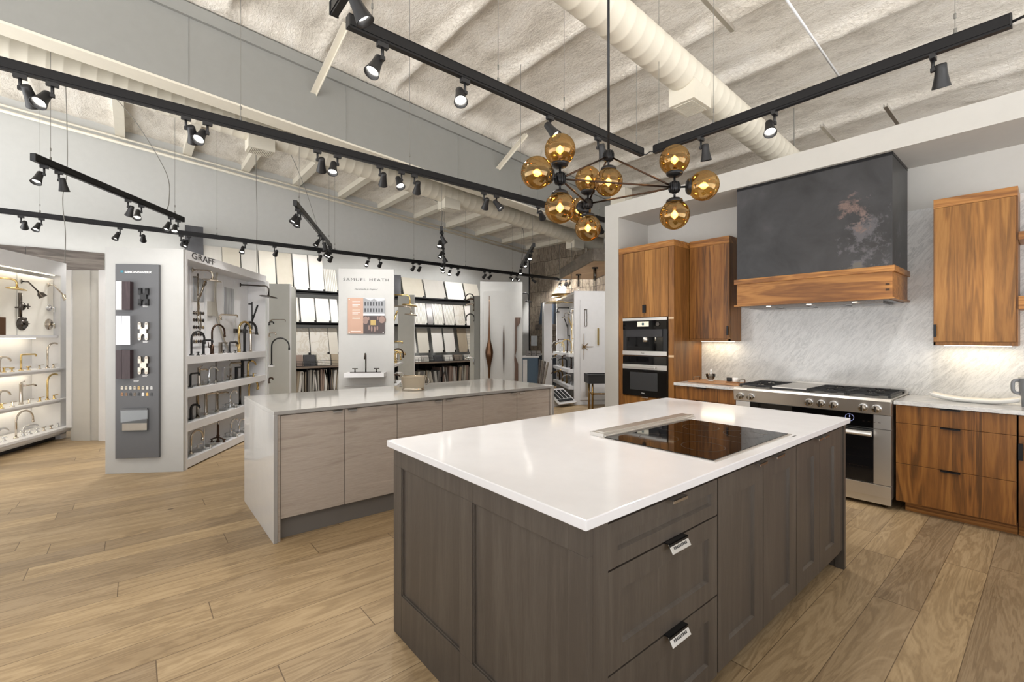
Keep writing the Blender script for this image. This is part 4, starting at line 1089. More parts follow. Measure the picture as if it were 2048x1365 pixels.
m = MB(); m.lathe([(0,-.002),(.012,.0),(.012,.02),(.009,.05),(.011,.056),(.014,.068),(.011,.078),(0,.082)], c+Vector((0,0,.048)), (.05,0,1), n=16, cap=False); m.build('pestle', M['porcelain'], t)
c = Vector((-2.255, 4.99, WT+.021))
t = thing('wooden_coaster', 'small round wooden coaster carrying two cups on the serving board', 'coaster', c)
m = MB(); oval(m, [(1,0),(1,.012)], .072, .042)
for v in m.bm.verts: v.co += c
m.build('disc', M['boardwood'], t)
c1 = c + Vector((-.032,0,.0125)); t = thing('salt_cup', 'small black cup on the wooden coaster', 'cup', c1)
m = MB(); m.lathe([(.024,0),(.027,.003),(.028,.04),(.0245,.04),(.023,.008),(0,.008)], c1, n=24, cap=False); m.build('cup', M['castiron'], t)
c1 = c + Vector((.03,.006,.0125)); t = thing('salt_cup', 'small white cup on the wooden coaster', 'cup', c1)
m = MB(); m.lathe([(.024,0),(.027,.003),(.030,.042),(.026,.042),(.023,.008),(0,.008)], c1, n=24, cap=False); m.build('cup', M['porcelain'], t)
# white long platter
t = thing('white_platter', 'long white curved porcelain platter on the marble worktop right of the range', 'platter', (-.42, 5.06, WT))
m = MB(); n = 28; L = .245; Wd = .075; rows = []
for i in range(n+1):
    u = -1+2*i/n; x = u*L; lift = .034*abs(u)**2.6; w = Wd*(1-.12*abs(u)**6) + .012*abs(u)
    rows.append([(x, -w, .030+lift), (x, -w*.62, .012+lift), (x, 0, .008+lift), (x, w*.62, .012+lift), (x, w, .030+lift), (x, w, .025+lift), (x, w*.62, lift*.9), (x, 0, lift*.9), (x, -w*.62, lift*.9), (x, -w, .025+lift)])
bv = [[m.bm.verts.new(Vector(p)+Vector((-.42,5.06,WT+.001))) for p in r] for r in rows]
for i in range(n):
    for k in range(10):
        F = m.bm.faces.new((bv[i][k], bv[i][(k+1)%10], bv[i+1][(k+1)%10], bv[i+1][k])); F.smooth = True
m.bm.faces.new(bv[0]); m.bm.faces.new(bv[-1][::-1])
pf = m.build('dish', M['porcelain'], t)
# grey tumbler
c = pz(2036, 802, WT); c = Vector((-.128, 5.02, WT))
t = thing('travel_tumbler', 'large grey handled travel tumbler at the right edge on the marble', 'tumbler', c)
m = MB(); m.lathe([(0,0),(.037,0),(.039,.004),(.041,.075),(.051,.088),(.054,.20),(.053,.206)], c, n=36, cap=False); m.build('body', M['greycup'], t)
m = MB(); m.lathe([(.054,.206),(.056,.209),(.056,.218),(.045,.224),(0,.224)], c, n=36, cap=False); m.cyl(c+Vector((.01,0,.224)), c+Vector((-.02,0,.250)), .004, n=8); m.build('lid', plain('clear_grey_lid','#c8c8c6',.2), t, 'pale lid with straw')
m = MB(); u = Vector((-.92,-.35,0)).normalized()
m.tube([c+u*r_+Vector((0,0,z_)) for r_, z_ in ((.048,.196),(.066,.196),(.078,.192),(.085,.182),(.087,.165),(.087,.135),(.085,.118),(.078,.106),(.066,.101),(.045,.100))], .0115, 12); m.build('handle', M['greycup'], t)
# ================================================================= FAUCETS & FITTINGS (local: base at origin, spout towards +x)
def arc(c, r, a0, a1, n=9):
    return [(c[0]+r*math.cos(math.radians(a0+(a1-a0)*i/n)), 0, c[1]+r*math.sin(math.radians(a0+(a1-a0)*i/n))) for i in range(n+1)]
def W_(t, mb, name, mat, lab=None): return mb.build(name, mat, t, lab, world=False)
def handle_cross(m, x, y):
    m.lathe([(.02,0),(.02,.004),(.010,.008),(.008,.03),(.011,.034),(.011,.042),(0,.044)], (x,y,0), n=14, cap=False)
    m.cyl((x-.026,y,.036),(x+.026,y,.036),.004,n=6); m.cyl((x,y-.026,.036),(x,y+.026,.036),.004,n=6)
def handle_lever(m, x, y, s=1):
    m.lathe([(.02,0),(.02,.004),(.009,.008),(.009,.045),(0,.047)], (x,y,0), n=14, cap=False)
    m.obox((x+.022,y,.043),(.034*1,0,0),(0,.006,0),(0,0,.003))
def handle_tee(m, x, y):
    m.lathe([(.018,0),(.018,.003),(.006,.006),(.006,.03),(0,.03)], (x,y,0), n=12, cap=False); m.cyl((x-.024,y,.034),(x+.024,y,.034),.007,n=10)
HND = {'cross': handle_cross, 'lever': handle_lever, 'tee': handle_tee}
def faucet(pos, rz, mat, label, kind='arc', h=.30, reach=.2, hand=None, th=.011, cat='faucet', body=.0, group=None):
    t = thing('faucet', label, cat, pos, rz)
    if group: t['group'] = group
    mt = M[mat]
    m = MB(); m.lathe([(.024,0),(.026,.003),(.024,.007),(.014,.012),(.013,.02),(0,.02)], n=18, cap=False); W_(t, m, 'base', mt)
    m = MB()
    if kind == 'arc':
        R_ = reach/2; m.tube([(0,0,.0),(0,0,h-R_)] + arc((R_, h-R_), R_, 180, 0, 12)[1:] + [(reach,0,h-R_-.05)], th, 12); m.cyl((reach,0,h-R_-.02),(reach,0,h-R_-.055), th*1.25, n=12)
    elif kind == 'square':
        m.tube([(0,0,0),(0,0,h-.02),(.006,0,h-.006),(.02,0,h),(reach-.014,0,h),(reach-.003,0,h-.006),(reach,0,h-.03)], th, 10)
    elif kind == 'flat':
        m.box(-.014,.014,-.016,.016,0,h); m.box(0,reach,-.018,.018,h-.012,h); m.box(reach-.02,reach,-.014,.014,h-.02,h-.012)
    elif kind == 'low':
        pp_ = [(0,0,0),(0,0,h*.4),(.0,0,h*.72),(reach*.04,0,h*.86),(reach*.13,0,h*.95),(reach*.27,0,h),(reach*.45,0,h),(reach*.65,0,h*.975),(reach*.82,0,h*.91),(reach*.94,0,h*.82),(reach,0,h*.72)]; m.tube(pp_, [th*(1.4-.04*i_) for i_ in range(11)], 12)
    elif kind == 'bridge':
        m.lathe([(.018,0),(.02,.02),(.012,.035),(.014,.06),(.02,.075),(.014,.095),(.012,h*.7),(.018,h*.74),(.01,h*.8)], n=16); m.tube([(0,0,h*.76),(.03,0,h*.95),(reach*.5,0,h),(reach*.85,0,h*.97),(reach,0,h*.8)], th, 12)
        for y in (-.07,.07): m.cyl((0,0,.06),(0,y,.045), .008, n=10)
    elif kind == 'tall':
        m.lathe([(.022,0),(.019,.03),(.017,h*.55),(.019,h*.9),(.02,h*.92),(.012,h*.96),(.006,h)], n=18); m.tube([(0,0,h*.82),(reach*.8,0,h*.84),(reach,0,h*.78)], th, 12); m.cyl((0,0,h*.97),(.05,0,h*1.03),.005,n=8)
    W_(t, m, 'spout', mt)
    if body: m = MB(); m.cyl((0,0,0),(0,0,body),.021,n=16); m.cyl((0,0,body*.7),(-.0,.045,body*.75),.008,n=8); m.cyl((0,.04,body*.72),(0,.052,body*1.35),.005,n=8); W_(t, m, 'body', mt)
    if hand:
        for y in (-.085, .085):
            m = MB(); HND[hand](m, 0, y); W_(t, m, 'handle', mt)
    return t
def shower_head(pos, rz, mat, label, arm=.25, drop=.08, r=.09, mode='rain'):
    t = thing('wall_shower', label, 'shower', pos, rz); mt = M[mat]
    m = MB(); m.lathe([(.03,0),(.03,.006),(.012,.012)], (0,0,0), (1,0,0), 18); W_(t, m, 'flange', mt)
    m = MB()
    if mode == 'rain': m.tube([(0,0,0),(arm-.05,0,0),(arm-.015,0,-.012),(arm,0,-.045),(arm,0,-drop)], .011, 12)
    else: m.tube([(0,0,0),(arm*.4,0,0),(arm,0,-drop)], .009, 12)
    W_(t, m, 'arm', mt)
    m = MB()
    if mode == 'rain': m.lathe([(0,0),(.015,-.002),(.02,-.014),(r*.9,-.024),(r,-.03),(r,-.038),(r*.96,-.040),(0,-.040)], (arm,0,-drop+.004), (.12,0,1), 28, cap=False)
    else: m.lathe([(.012,0),(.02,.015),(r*.5,.03),(r*.62,.075),(r*.68,.08),(0,.082)], (arm,0,-drop), (.55,0,-.83), 22)
    W_(t, m, 'head', mt); return t
def valve(pos, rz, mat, label, r=.07, hand='lever'):
    t = thing('shower_valve', label, 'shower valve', pos, rz); mt = M[mat]
    m = MB(); m.lathe([(r,0),(r,.006),(r*.94,.010),(r*.5,.011),(r*.42,.03),(r*.40,.032)], (0,0,0), (1,0,0), 28); W_(t, m, 'plate', mt)
    m = MB(); m.cyl((.03,0,0),(.065,0,0), .012, n=14)
    if hand == 'lever': m.obox((.064,0,-.026),(.005,0,0),(0,.006,0),(0,0,.032))
    else: m.cyl((.06,-.035,0),(.06,.035,0),.006,n=8); m.cyl((.06,0,-.035),(.06,0,.035),.006,n=8)
    W_(t, m, 'handle', mt); return t
def hand_shower(pos, rz, mat, label, h=.45, hose=True):
    t = thing('hand_shower', label, 'hand shower', pos, rz); mt = M[mat]
    m = MB(); m.cyl((.05,0,-h*.5),(.05,0,h*.5), .008, n=12)
    for z in (-h*.42, h*.42): m.cyl((0,0,z),(.05,0,z), .009, n=10)
    W_(t, m, 'slide_bar', mt)
    m = MB(); m.cyl((.06,0,-.06),(.12,0,.13),.010,.013,n=12); m.lathe([(.012,0),(.03,.008),(.032,.018),(0,.02)], (.115,0,.14), (1,0,-.3), 18, cap=False); m.cyl((.045,0,.0),(.085,0,.0),.013,n=10); W_(t, m, 'wand', mt)
    if hose: m = MB(); m.tube([(.06,0,-.06),(.065,.02,-.2),(.06,.05,-h*.72),(.04,.07,-h*.85),(.03,.06,-h*.7),(.01,.05,-h*.4)], .006, 8); W_(t, m, 'hose', mt)
    return t

class Unit:
    """rotated display frame: local x along the front face, local y going back"""
    def __init__(s, org, ang): s.o = Vector(org); s.a = ang; s.ux = Vector((math.cos(ang), math.sin(ang), 0)); s.uy = Vector((-math.sin(ang), math.cos(ang), 0))
    def P(s, x, y, z): return s.o + s.ux*x + s.uy*y + Vector((0,0,z))
    def atx(s, px, py, xl):
        d = ray(px, py); k = (xl - (EYE - s.o).dot(s.ux))/d.dot(s.ux); p = EYE + d*k; q = p - s.o; return q.dot(s.uy), p.z
    def aty(s, px, py, yl):
        d = ray(px, py); k = (yl - (EYE - s.o).dot(s.uy))/d.dot(s.uy); p = EYE + d*k; q = p - s.o; return q.dot(s.ux), p.z
    def thing(s, name, label, cat, group=None): return thing(name, label, cat, s.o, s.a, group)
A_ = math.radians(56.5)
PH = 2.335
# ---------------- unit 1: hinge panel on its end, faucet shelves on its right flank
U1 = Unit((-6.265, -.225, 0), math.radians(57.2)); W1 = .742; D1 = 2.10
t = U1.thing('faucet_display', 'white free-standing faucet display with four deep shelves and a lettered header', 'display unit')
L_ = lambda m, name, mat, lab=None, bevel=0, par=None: m.build(name, mat, par or t, lab, world=False, bevel=bevel)
L_(MB().box(0, W1, 0, .045, 0, PH), 'end_panel', M['white_disp'], bevel=.001)
L_(MB().box(0, .488, .045, D1, 0, 2.30), 'core', M['white_lam'])
L_(MB().box(.488, W1, D1-.03, D1, 0, PH), 'side_panel', M['white_lam'])
L_(MB().box(.0, W1, .045, D1-.03, 2.24, PH), 'header', M['white_lam'])
L_(MB().box(W1-.002, W1+.002, .045, .075, 0, PH), 'edge_strip', M['white_lam'])
SH1 = [1.205, .85, .485, .10]
for z in SH1: L_(MB().box(.48, W1, .05, D1-.03, z-.085 if z > .2 else .015, z), 'shelf', M['white_lam'])
# back boards
wy = lambda px, xl=.502: U1.atx(px, 600, xl)[0]
for (a, b) in ((wy(382.5),wy(408.5)),(wy(411),wy(445.5)),(wy(446.5),wy(467.5)),(wy(469),wy(495))): L_(MB().box(.488, .502, a, b, 1.30, 2.20), 'back_board', M['white_lam'])
brd = L_(MB().box(.502, .508, wy(383.5), wy(407.5), 1.30, 1.80), 'finish_card', M['white_lam'])
yc0, ycs = wy(386.5), (wy(405)-wy(386.5))/4
fin = ['#2c2a2a','#8c7a5c','#4a3f38','#6b6460','#3b3a3d']
finm = [plain('finish_sample_%s' % n_, c_, .3, .6) for n_, c_ in zip(('black','brass','brown','nickel','graphite'), fin)]
for r_ in range(5):
    for c_ in range(5):
        m = MB(); y = yc0+c_*ycs; z = 1.70-r_*.085; m.lathe([(.02,0),(.021,.004),(.016,.008),(0,.008)], (.508,y,z), (1,0,0), 12, cap=False)
        L_(m, 'finish_disc', finm[(r_*2+c_*3) % 5], par=brd)
photo = tile('dark_photo_print', '#d5d7da', '#3a3d42', mode='vert')
ph1 = L_(MB().box(.50, .512, wy(386), wy(406.5), 1.84, 2.12), 'framed_photo', photo, 'dark architectural photo')
ph2 = L_(MB().box(.50, .514, wy(448), wy(466), 1.72, 2.08), 'framed_photo', photo, 'dark architectural photo')
y0_, z0_ = U1.atx(384, 517, W1+.004); y1_, _z = U1.atx(430, 520, W1+.004)
add_text('GRAFF', .10, U1.P(W1+.003, y0_, 2.262), U1.uy, (0,0,1), M['dark_text'], t, 'lettering', .001, bold=.0, width=(y1_-y0_))
def on1(px, shelf, mat, label, kind, h, reach, depth=.11, **k):
    y, _ = U1.atx(px, 700, W1-depth); return faucet(U1.P(W1-depth, min(D1-.1, max(.1, y)), SH1[shelf]), U1.a + k.pop('rot', math.radians(75)), M and mat, label, kind, h, reach, **k)
G0 = 'faucets on the right flank of the lettered display'
# top shelf (left to right)
on1(383, 0, 'black', 'black gooseneck faucet at the near end of the top shelf', 'arc', .27, .18, hand='cross', group=G0)
on1(407, 0, 'black', 'short square black faucet near the left of the top shelf', 'square', .17, .13, th=.014, group=G0)
on1(424, 0, 'bronze', 'dark gooseneck faucet with side lever, left middle of the top shelf', 'arc', .36, .20, body=.11, group=G0)
on1(441, 0, 'bnickel', 'blocky brushed nickel faucet in the middle of the top shelf', 'flat', .14, .10, group=G0)
on1(459, 0, 'black', 'low black bar faucet with two knobs on the top shelf', 'square', .14, .14, hand='tee', group=G0)
on1(478, 0, 'gold', 'brushed gold gooseneck faucet on the top shelf', 'arc', .42, .22, th=.015, body=.12, group=G0)
on1(489, 0, 'black', 'tall black pull-down gooseneck behind the gold faucet', 'arc', .42, .24, th=.017, group=G0)
on1(501, 0, 'nickel', 'slim nickel column faucet at the far end of the top shelf', 'tall', .32, .16, group=G0)
# second shelf
on1(381, 1, 'black', 'low black spout at the near end of the second shelf', 'square', .15, .12, group=G0)
on1(398, 1, 'nickel', 'shiny waisted nickel faucet on the second shelf', 'tall', .22, .12, th=.012, group=G0)
on1(418, 1, 'chrome', 'chrome faucet with an angled spout on the second shelf', 'low', .20, .14, hand='lever', group=G0)
on1(432, 1, 'gunmetal', 'tall thin grey square-spout faucet on the second shelf', 'square', .29, .22, th=.008, group=G0)
on1(447, 1, 'chrome', 'flat chrome faucet in the middle of the second shelf', 'flat', .18, .12, group=G0)
on1(461, 1, 'bnickel', 'curved nickel faucet on the second shelf', 'square', .22, .18, body=.05, group=G0)
on1(473, 1, 'black', 'dark cube shaped faucet on the second shelf', 'flat', .16, .07, th=.02, group=G0)
on1(485, 1, 'black', 'square black faucet with flat top on the second shelf', 'flat', .24, .16, group=G0)
on1(496, 1, 'gold', 'gold faucet with drooping spout at the far end of the second shelf', 'low', .22, .16, hand='lever', group=G0)
# third shelf
on1(382, 2, 'black', 'low black spout at the near end of the third shelf', 'low', .16, .12, group=G0)
on1(395, 2, 'bnickel', 'tall square brushed nickel faucet on the third shelf', 'square', .36, .17, th=.016, group=G0)
on1(412, 2, 'nickel', 'traditional nickel column faucet on the third shelf', 'tall', .30, .20, th=.012, group=G0)
on1(434, 2, 'bnickel', 'T-shaped nickel faucet in the middle of the third shelf', 'tall', .27, .18, group=G0)
on1(460, 2, 'chrome', 'chrome cross handle faucet on the third shelf', 'bridge', .22, .12, hand='cross', group=G0)
on1(480, 2, 'gunmetal', 'dark curved square faucet on the third shelf', 'square', .34, .2, th=.016, group=G0)
on1(498, 2, 'gold', 'gold hooped faucet at the far end of the third shelf', 'arc', .30, .18, th=.014, group=G0)
# bottom shelf
on1(382, 3, 'nickel', 'nickel curved faucet at the near end of the bottom shelf', 'arc', .25, .16, th=.012, group=G0)
on1(408, 3, 'chrome', 'thin chrome square faucet on the bottom shelf', 'square', .27, .22, th=.007, hand='lever', group=G0)
on1(436, 3, 'bronze', 'dark bronze bridge faucet with cross handles on the bottom shelf', 'bridge', .36, .22, hand='cross', th=.013, group=G0)
on1(462, 3, 'chrome', 'chrome bridge faucet on the bottom shelf', 'bridge', .22, .12, hand='lever', group=G0)
on1(478, 3, 'chrome', 'low chrome faucet at the far end of the bottom shelf', 'low', .18, .15, hand='cross', group=G0)
for z in SH1[1:]:   # acrylic risers / glossy plates
    m = MB()
    for k in range(7): m.box(.56, .70, .12+k*.27, .32+k*.27, z, z+.012)
    tag(m.build('display_riser', M['clear'], None), 'row of clear acrylic riser plates on the %s shelf under the lettered header' % ('second','third','bottom')[SH1[1:].index(z)], 'riser').matrix_world = Matrix.LocRotScale(U1.o, Euler((0,0,U1.a)), None)
# wall mounted pieces on the flank
def w1(px, py, xl=.46): y, z = U1.atx(px, py, xl); return U1.P(xl, y, z)
shower_head(w1(385,540,.515), U1.a+math.radians(15), 'nickel', 'nickel rain shower head under the header, near end', .20, .09, .10)
shower_head(w1(480.5,570,.502), U1.a+math.radians(20), 'gunmetal', 'dark round rain shower head at the far end of the display', .36, .13, .12)
hand_shower(w1(386.5,590,.515), U1.a, 'bnickel', 'nickel hand shower bar beside the finish samples', .50)
hand_shower(w1(497,632,.502), U1.a, 'black', 'black hand shower with hose at the far end of the display', .42)
t2 = U1.thing('curved_shower', 'tall curved brushed steel shower blade on the lettered display', 'shower')
m = MB(); bx_ = [(434.5,546),(432,560),(430.5,578),(430.5,598),(432.5,618),(436,638),(441,658),(448,680),(459,702)]
pts = [(.56-.006*k_, *U1.atx(a_, b_, .56-.006*k_)) for k_, (a_, b_) in enumerate(bx_)]
m2 = MB()
for i in range(len(pts)-1):
    a_, b_ = Vector(pts[i]), Vector(pts[i+1]); m2.obox((a_+b_)/2, (b_-a_)*.53, (.004,.0,.001), (0,.018,0))
m2.build('blade', M['blade'], t2, world=False)
MB().box(.502, .55, wy(421,.54), wy(431,.54), 1.68, 1.86).build('bracket', M['blade'], t2, world=False)
# wall spouts
faucet(w1(440,640,.515), U1.a+.9, 'nickel', 'nickel wall spout with square handle in the middle of the display', 'square', .07, .22, body=.04)
t3 = U1.thing('thermostat_bar', 'dark horizontal thermostat bar above the gold gooseneck', 'shower valve'); MB().cyl((.51,wy(468,.51),1.50),(.51,wy(492,.51),1.50),.03,n=16).box(.45,.51,wy(475,.5),wy(478,.5),1.49,1.51).build('bar', M['gunmetal'], t3, world=False)

# hinge sample board on the end panel
t = U1.thing('hinge_board', 'tall charcoal hinge sample board hung on the white end panel', 'sample board')
xa, zt = U1.aty(231, 528, -.03); xb_, _ = U1.aty(318, 530, -.03); _, zb = U1.aty(270, 917, -.03)
def onb(px, py, y=-.036): x, z = U1.aty(px, py, y); return x, z
bd = L_(MB().box(xa, xb_, -.034, -.002, zb, zt), 'board', M['charcoal'], bevel=.002)
x, z = onb(249, 545); x2, _ = onb(304, 545)
add_text('SIMONSWERK', .03, U1.P(x, -.0345, z-.006), U1.ux, (0,0,1), M['white_text'], t, 'lettering', .001, bold=.0005, width=x2-x)
x3, _ = onb(241, 545); 
MB().box(x3, x3+.026, -.0355, -.034, z-.002, z+.018).build('logo_mark', M['teal'], t, world=False)
for i, (yt, yb_, ml, mr) in enumerate(((563,620,'white_lam','darkveneer'), (632,690,'mirror','mirror'), (701,758,'darkveneer','darkveneer'))):
    M.setdefault('mirror', metal('mirror_finish', '#e8e8ea', .04))
    xl_, z1_ = onb(231.5, yt, -.085); xm_, _ = onb(243.5, yt, -.085); xr_, _ = onb(260, yt, -.085); _, z0b = onb(245, yb_, -.085)
    bb = L_(MB().box(xl_, xm_-.001, -.085, -.034, z0b, z1_), 'door_sample', M[ml], ('white','mirrored','dark wood')[i]+' sample block')
    L_(MB().box(xm_+.001, xr_, -.085, -.034, z0b, z1_), 'door_sample', M[mr], ('dark wood','mirrored','dark wood')[i]+' sample block')
for i, (px, py, mm) in enumerate(((287,594,'black'),(287,663,'nickel'),(287,731,'bnickel'))):
    x, z = onb(px, py, -.05); m = MB()
    for dx in (-.032, .032):
        m.box(x+dx-.014, x+dx+.014, -.062, -.034, z+.022, z+.085); m.box(x+dx-.014, x+dx+.014, -.062, -.034, z-.085, z-.022)
        m.cyl((x+dx,-.062,z+.078),(x+dx,-.034,z+.078),.014,n=14); m.cyl((x+dx,-.062,z-.078),(x+dx,-.034,z-.078),.014,n=14)
    m.box(x-.03, x+.03, -.058, -.036, z-.03, z+.03)
    m.obox((x,-.05,z),(.028,0,.05),(0,.006,0),(-.006,0,.006)); m.obox((x,-.05,z),(.028,0,-.05),(0,.006,0),(.006,0,.006))
    L_(m, 'hinge', M[mm], ('black','polished','brushed')[i]+' concealed hinge')
chips = ['#cfc7b8','#c4bba8','#d6d2c8','#b9b09e','#c6a25e','#bdb7a8','#cfccc6','#c9c9c9','#9a6b3c','#7a5a3a','#1f1f20','#6e604f','#222222','#f0f0ee','#d6a84a','#2e2e30']
for i, c_ in enumerate(chips):
    x, z = onb(244+8.4*(i % 8), 776 if i < 8 else 789, -.036); m = MB(); m.box(x-.011, x+.011, -.037, -.034, z-.018, z+.006); m.cyl((x,-.037,z+.006),(x,-.034,z+.006),.011,n=12)
    L_(m, 'finish_chip', plain('chip_%02d' % i if False else 'finish_chip', c_, .3))
xl_, z1_ = onb(244.5, 815); xr_, _ = onb(299, 817); _, z0b = onb(272, 863)
L_(MB().box(xl_, xr_, -.062, -.060, z0b, z1_-.03).box(xl_, xr_, -.062, -.034, z0b, z0b+.002), 'leaflet_pocket', M['clear'], 'clear acrylic pocket')
lf = L_(MB().box(xl_+.01, xr_-.012, -.055, -.046, z0b+.01, z1_-.012), 'leaflet', plain('grey_leaflet', '#595a5c', .4), 'grey brochure')
L_(MB().box(xl_+.012, xr_-.014, -.0562, -.055, z0b+.012, z0b+.085), 'leaflet_photo', tile('bedroom_print', '#d9d2c6', '#8a7666', mode='vert'), par=lf)
for (px, py, s_) in ((290,613,9),(290,684,9),(291,752,12),(272,763,10)):
    x, z = onb(px-s_*.5, py); L_(MB().box(x, x+.05, -.0352, -.034, z, z+.004).box(x, x+.042, -.0352, -.034, z-.009, z-.005), 'caption', M['white_text'], 'tiny white caption lines')

# ---------------- unit 2: panel with small basin shelf
U2 = Unit((-6.19, 2.115, 0), math.radians(56.7)); W2_ = .735
xr2, _ = U2.aty(788, 600, 0); xl2, _ = U2.aty(677, 600, 0)
t = U2.thing('basin_display', 'white display panel with serif title, print and small basin shelf', 'display unit')
L_(MB().box(xl2, xr2, 0, .05, 0, PH), 'end_panel', M['white_disp'], bevel=.001)
L_(MB().box(xl2+.1, xr2-.20, .05, 1.1, 0, PH-.02), 'core', M['white_disp'])
for z in (1.02, .72): L_(MB().box(xr2-.20, xr2-.01, .08, 1.1, z-.03, z), 'side_shelf', M['white_lam'])
def p2(px, py, y=-.002): x, z = U2.aty(px, py, y); return x, z
xa, z = p2(686.5, 562); xb_, _ = p2(777.5, 562)
add_text('SAMUEL HEATH', .055, U2.P(xa, -.002, z), U2.ux, (0,0,1), M['dark_text'], t, 'lettering', .001, spacing=1.25, width=xb_-xa)
xa, z = p2(709, 580); xb_, _ = p2(755.5, 580)
add_text('Handmade in England', .03, U2.P(xa, -.002, z), U2.ux, (0,0,1), M['dark_text'], t, 'caption', .0005, width=xb_-xa, shear=.35)
xa, z1_ = p2(695.5, 596, -.02); xm_, _ = p2(726.5, 596, -.02); xb_, _ = p2(769.5, 596, -.02); _, z0b = p2(730, 668, -.02); _, zm = p2(750, 632, -.02)
t2 = U2.thing('framed_print', 'pink and grey two-photo print mounted on the titled panel', 'print')
L2 = lambda m, name, mat, lab=None, par=None: m.build(name, mat, par or t2, lab, world=False)
L2(MB().box(xa, xb_, -.016, -.001, z0b, z1_), 'backing', M['clear'])
L2(MB().box(xa, xm_, -.020, -.016, z0b, z1_), 'print_column', M['pink'], 'dusty pink text column')
def bldg():
    m = MB(); x0_, x1_ = xm_, xb_; w = x1_-x0_; m.box(x0_, x1_, -.020, -.016, zm+.002, z1_, 0)
    for k in range(7):
        for r_ in range(2): m.box(x0_+w*(.06+.13*k), x0_+w*(.12+.13*k), -.0206, -.020, zm+.05+r_*.085, zm+.10+r_*.085, 1)
    m.prism([(x0_+w*.0, zm+.245),(x0_+w*.35, zm+.205),(x0_+w*.5, zm+.235),(x0_+w*.65, zm+.2),(x0_+w, zm+.21),(x0_+w, z1_-.001),(x0_, z1_-.001)], -.0206, -.020, 'y', 2)
    m.box(x0_, x1_, -.0206, -.020, zm+.002, zm+.03, 2)
    return m
L2(bldg(), 'building_photo', [plain('photo_grey','#8d8f93',.4), plain('photo_dark','#33353a',.4), plain('photo_sky','#c8cbd0',.4)], 'grey photo of a gabled building')
ml = MB(); ml.box(xm_, xb_, -.020, -.016, z0b, zm-.002, 0); cxp = xm_+(xb_-xm_)*.46; czp = (z0b+zm)/2+.03
ml.box(cxp-.035, cxp+.035, -.0206, -.020, czp-.035, czp+.035, 1); [ml.sphere((cxp+dx_,-.0185,czp+dz_), .03, 12, 2, (sx_,.08,sz_)) for dx_, dz_, sx_, sz_ in ((-.10,.03,1.6,2.4),(.115,.04,1.8,2.2),(-.055,-.07,.5,1.6),(-.02,-.085,.5,1.7),(.02,-.09,.5,1.7),(.055,-.075,.5,1.5),(-.06,.055,.5,1.2),(.06,.06,.5,1.2))]
L2(ml, 'hands_photo', [plain('photo_brown','#453a3a',.4), plain('photo_gold','#b39a5c',.4), plain('photo_skin','#8d756c',.5)], 'dark photo of a gold knob held in hands')
m = MB()
for k in range(15):
    zz = z1_-.05-k*.021
    if k % 5 != 4 and zz > z0b+.2: m.box(xa+.06, xm_-.04-(.03 if k % 5 == 3 else 0), -.0206, -.020, zz, zz+.004)
m.box(xa+.04, xm_-.03, -.0206, -.020, z0b+.03, z0b+.036)
L2(m, 'text_lines', M['white_text'])
m = MB()
for (a_, b_) in ((xa+.02, z1_-.02),(xb_-.02, z1_-.02),(xa+.02, z0b+.02),(xb_-.02, z0b+.02)): m.cyl((a_,-.026,b_),(a_,-.016,b_),.007,n=10)
L2(m, 'stud', M['steel'])
xa, z1_ = p2(691, 722, -.13); xb_, _ = p2(770, 722, -.13)
t2 = U2.thing('basin_shelf', 'small white basin shelf on the titled panel', 'shelf')
zs_ = .94
L2(MB().box(xa, xb_, -.22, -.001, zs_-.055, zs_), 'slab', M['white_lam'])
_, zl_ = p2(730, 773); MB().box(xa-.05, xb_+.02, -.012, -.0005, zl_, zl_+.012).build('ledge', M['white_disp'], t, world=False)
xc = (xa+xb_)/2
fz = thing('faucet', 'dark widespread faucet with two cross knobs on the basin shelf', 'faucet', U2.P(xc, -.10, zs_+.008), U2.a - PI/2)
m = MB(); m.tube([(0,0,0),(0,0,.21)] + arc((.035,.21), .035, 180, 20, 8)[1:] + [(.075,0,.17)], .010, 12); W_(fz, m, 'spout', M['gunmetal'])
m = MB(); m.box(-.025,.025,-.20,.20,-.008,.0); W_(fz, m, 'base_plate', M['gunmetal'])
for y in (-.14,.14): m = MB(); m.cyl((0,y,0),(0,y,.04),.009,n=12); m.cyl((0,y-.035,.045),(0,y+.035,.045),.006,n=8); m.cyl((-.03,y,.045),(.03,y,.045),.006,n=8); W_(fz, m, 'handle', M['gunmetal'])
# right flank fittings
GF = 'gold fittings behind the titled panel'
def f2(px, py, depth): y, z = U2.atx(px, py, xr2-depth); return y
for i, (y, mat, lab, k, h, r_) in enumerate(((.25,'gold','gold curved faucet, front of the side shelf behind the titled panel','arc',.20,.16),(.55,'bronze','dark arched faucet in the middle of the side shelf','arc',.22,.16),(.80,'gold','gold low faucet at the rear of the side shelf','low',.16,.16),(.98,'nickel','nickel faucet at the far end of the side shelf','low',.18,.14))):
    faucet(U2.P(xr2-.10, y, 1.02), U2.a+math.radians(20), mat, lab, k, h, r_, hand='cross', group=GF)
for i, (y, mat, lab) in enumerate(((.35,'bronze','dark low faucet on the lower side shelf'),(.75,'chrome','chrome low faucet on the lower side shelf'))):
    faucet(U2.P(xr2-.10, y, .72), U2.a+math.radians(20), mat, lab, 'low', .15, .15, hand='lever', group=GF)
hand_shower(U2.P(xr2-.10, .10, 1.62), U2.a, 'gold', 'gold shower pipe with hose beside the titled panel', .75)
shower_head(U2.P(xr2-.14, .30, 2.02), U2.a+math.radians(10), 'gold', 'gold rain shower head reaching out behind the titled panel', .32, .12, .11)
shower_head(U2.P(xr2-.14, .65, 1.88), U2.a+math.radians(10), 'nickel', 'nickel shower head under the gold one', .30, .10, .10)
faucet(U2.P(xr2-.16, .42, 1.26), U2.a, 'gold', 'gold wall spout under the showers', 'square', .09, .22, group=GF)

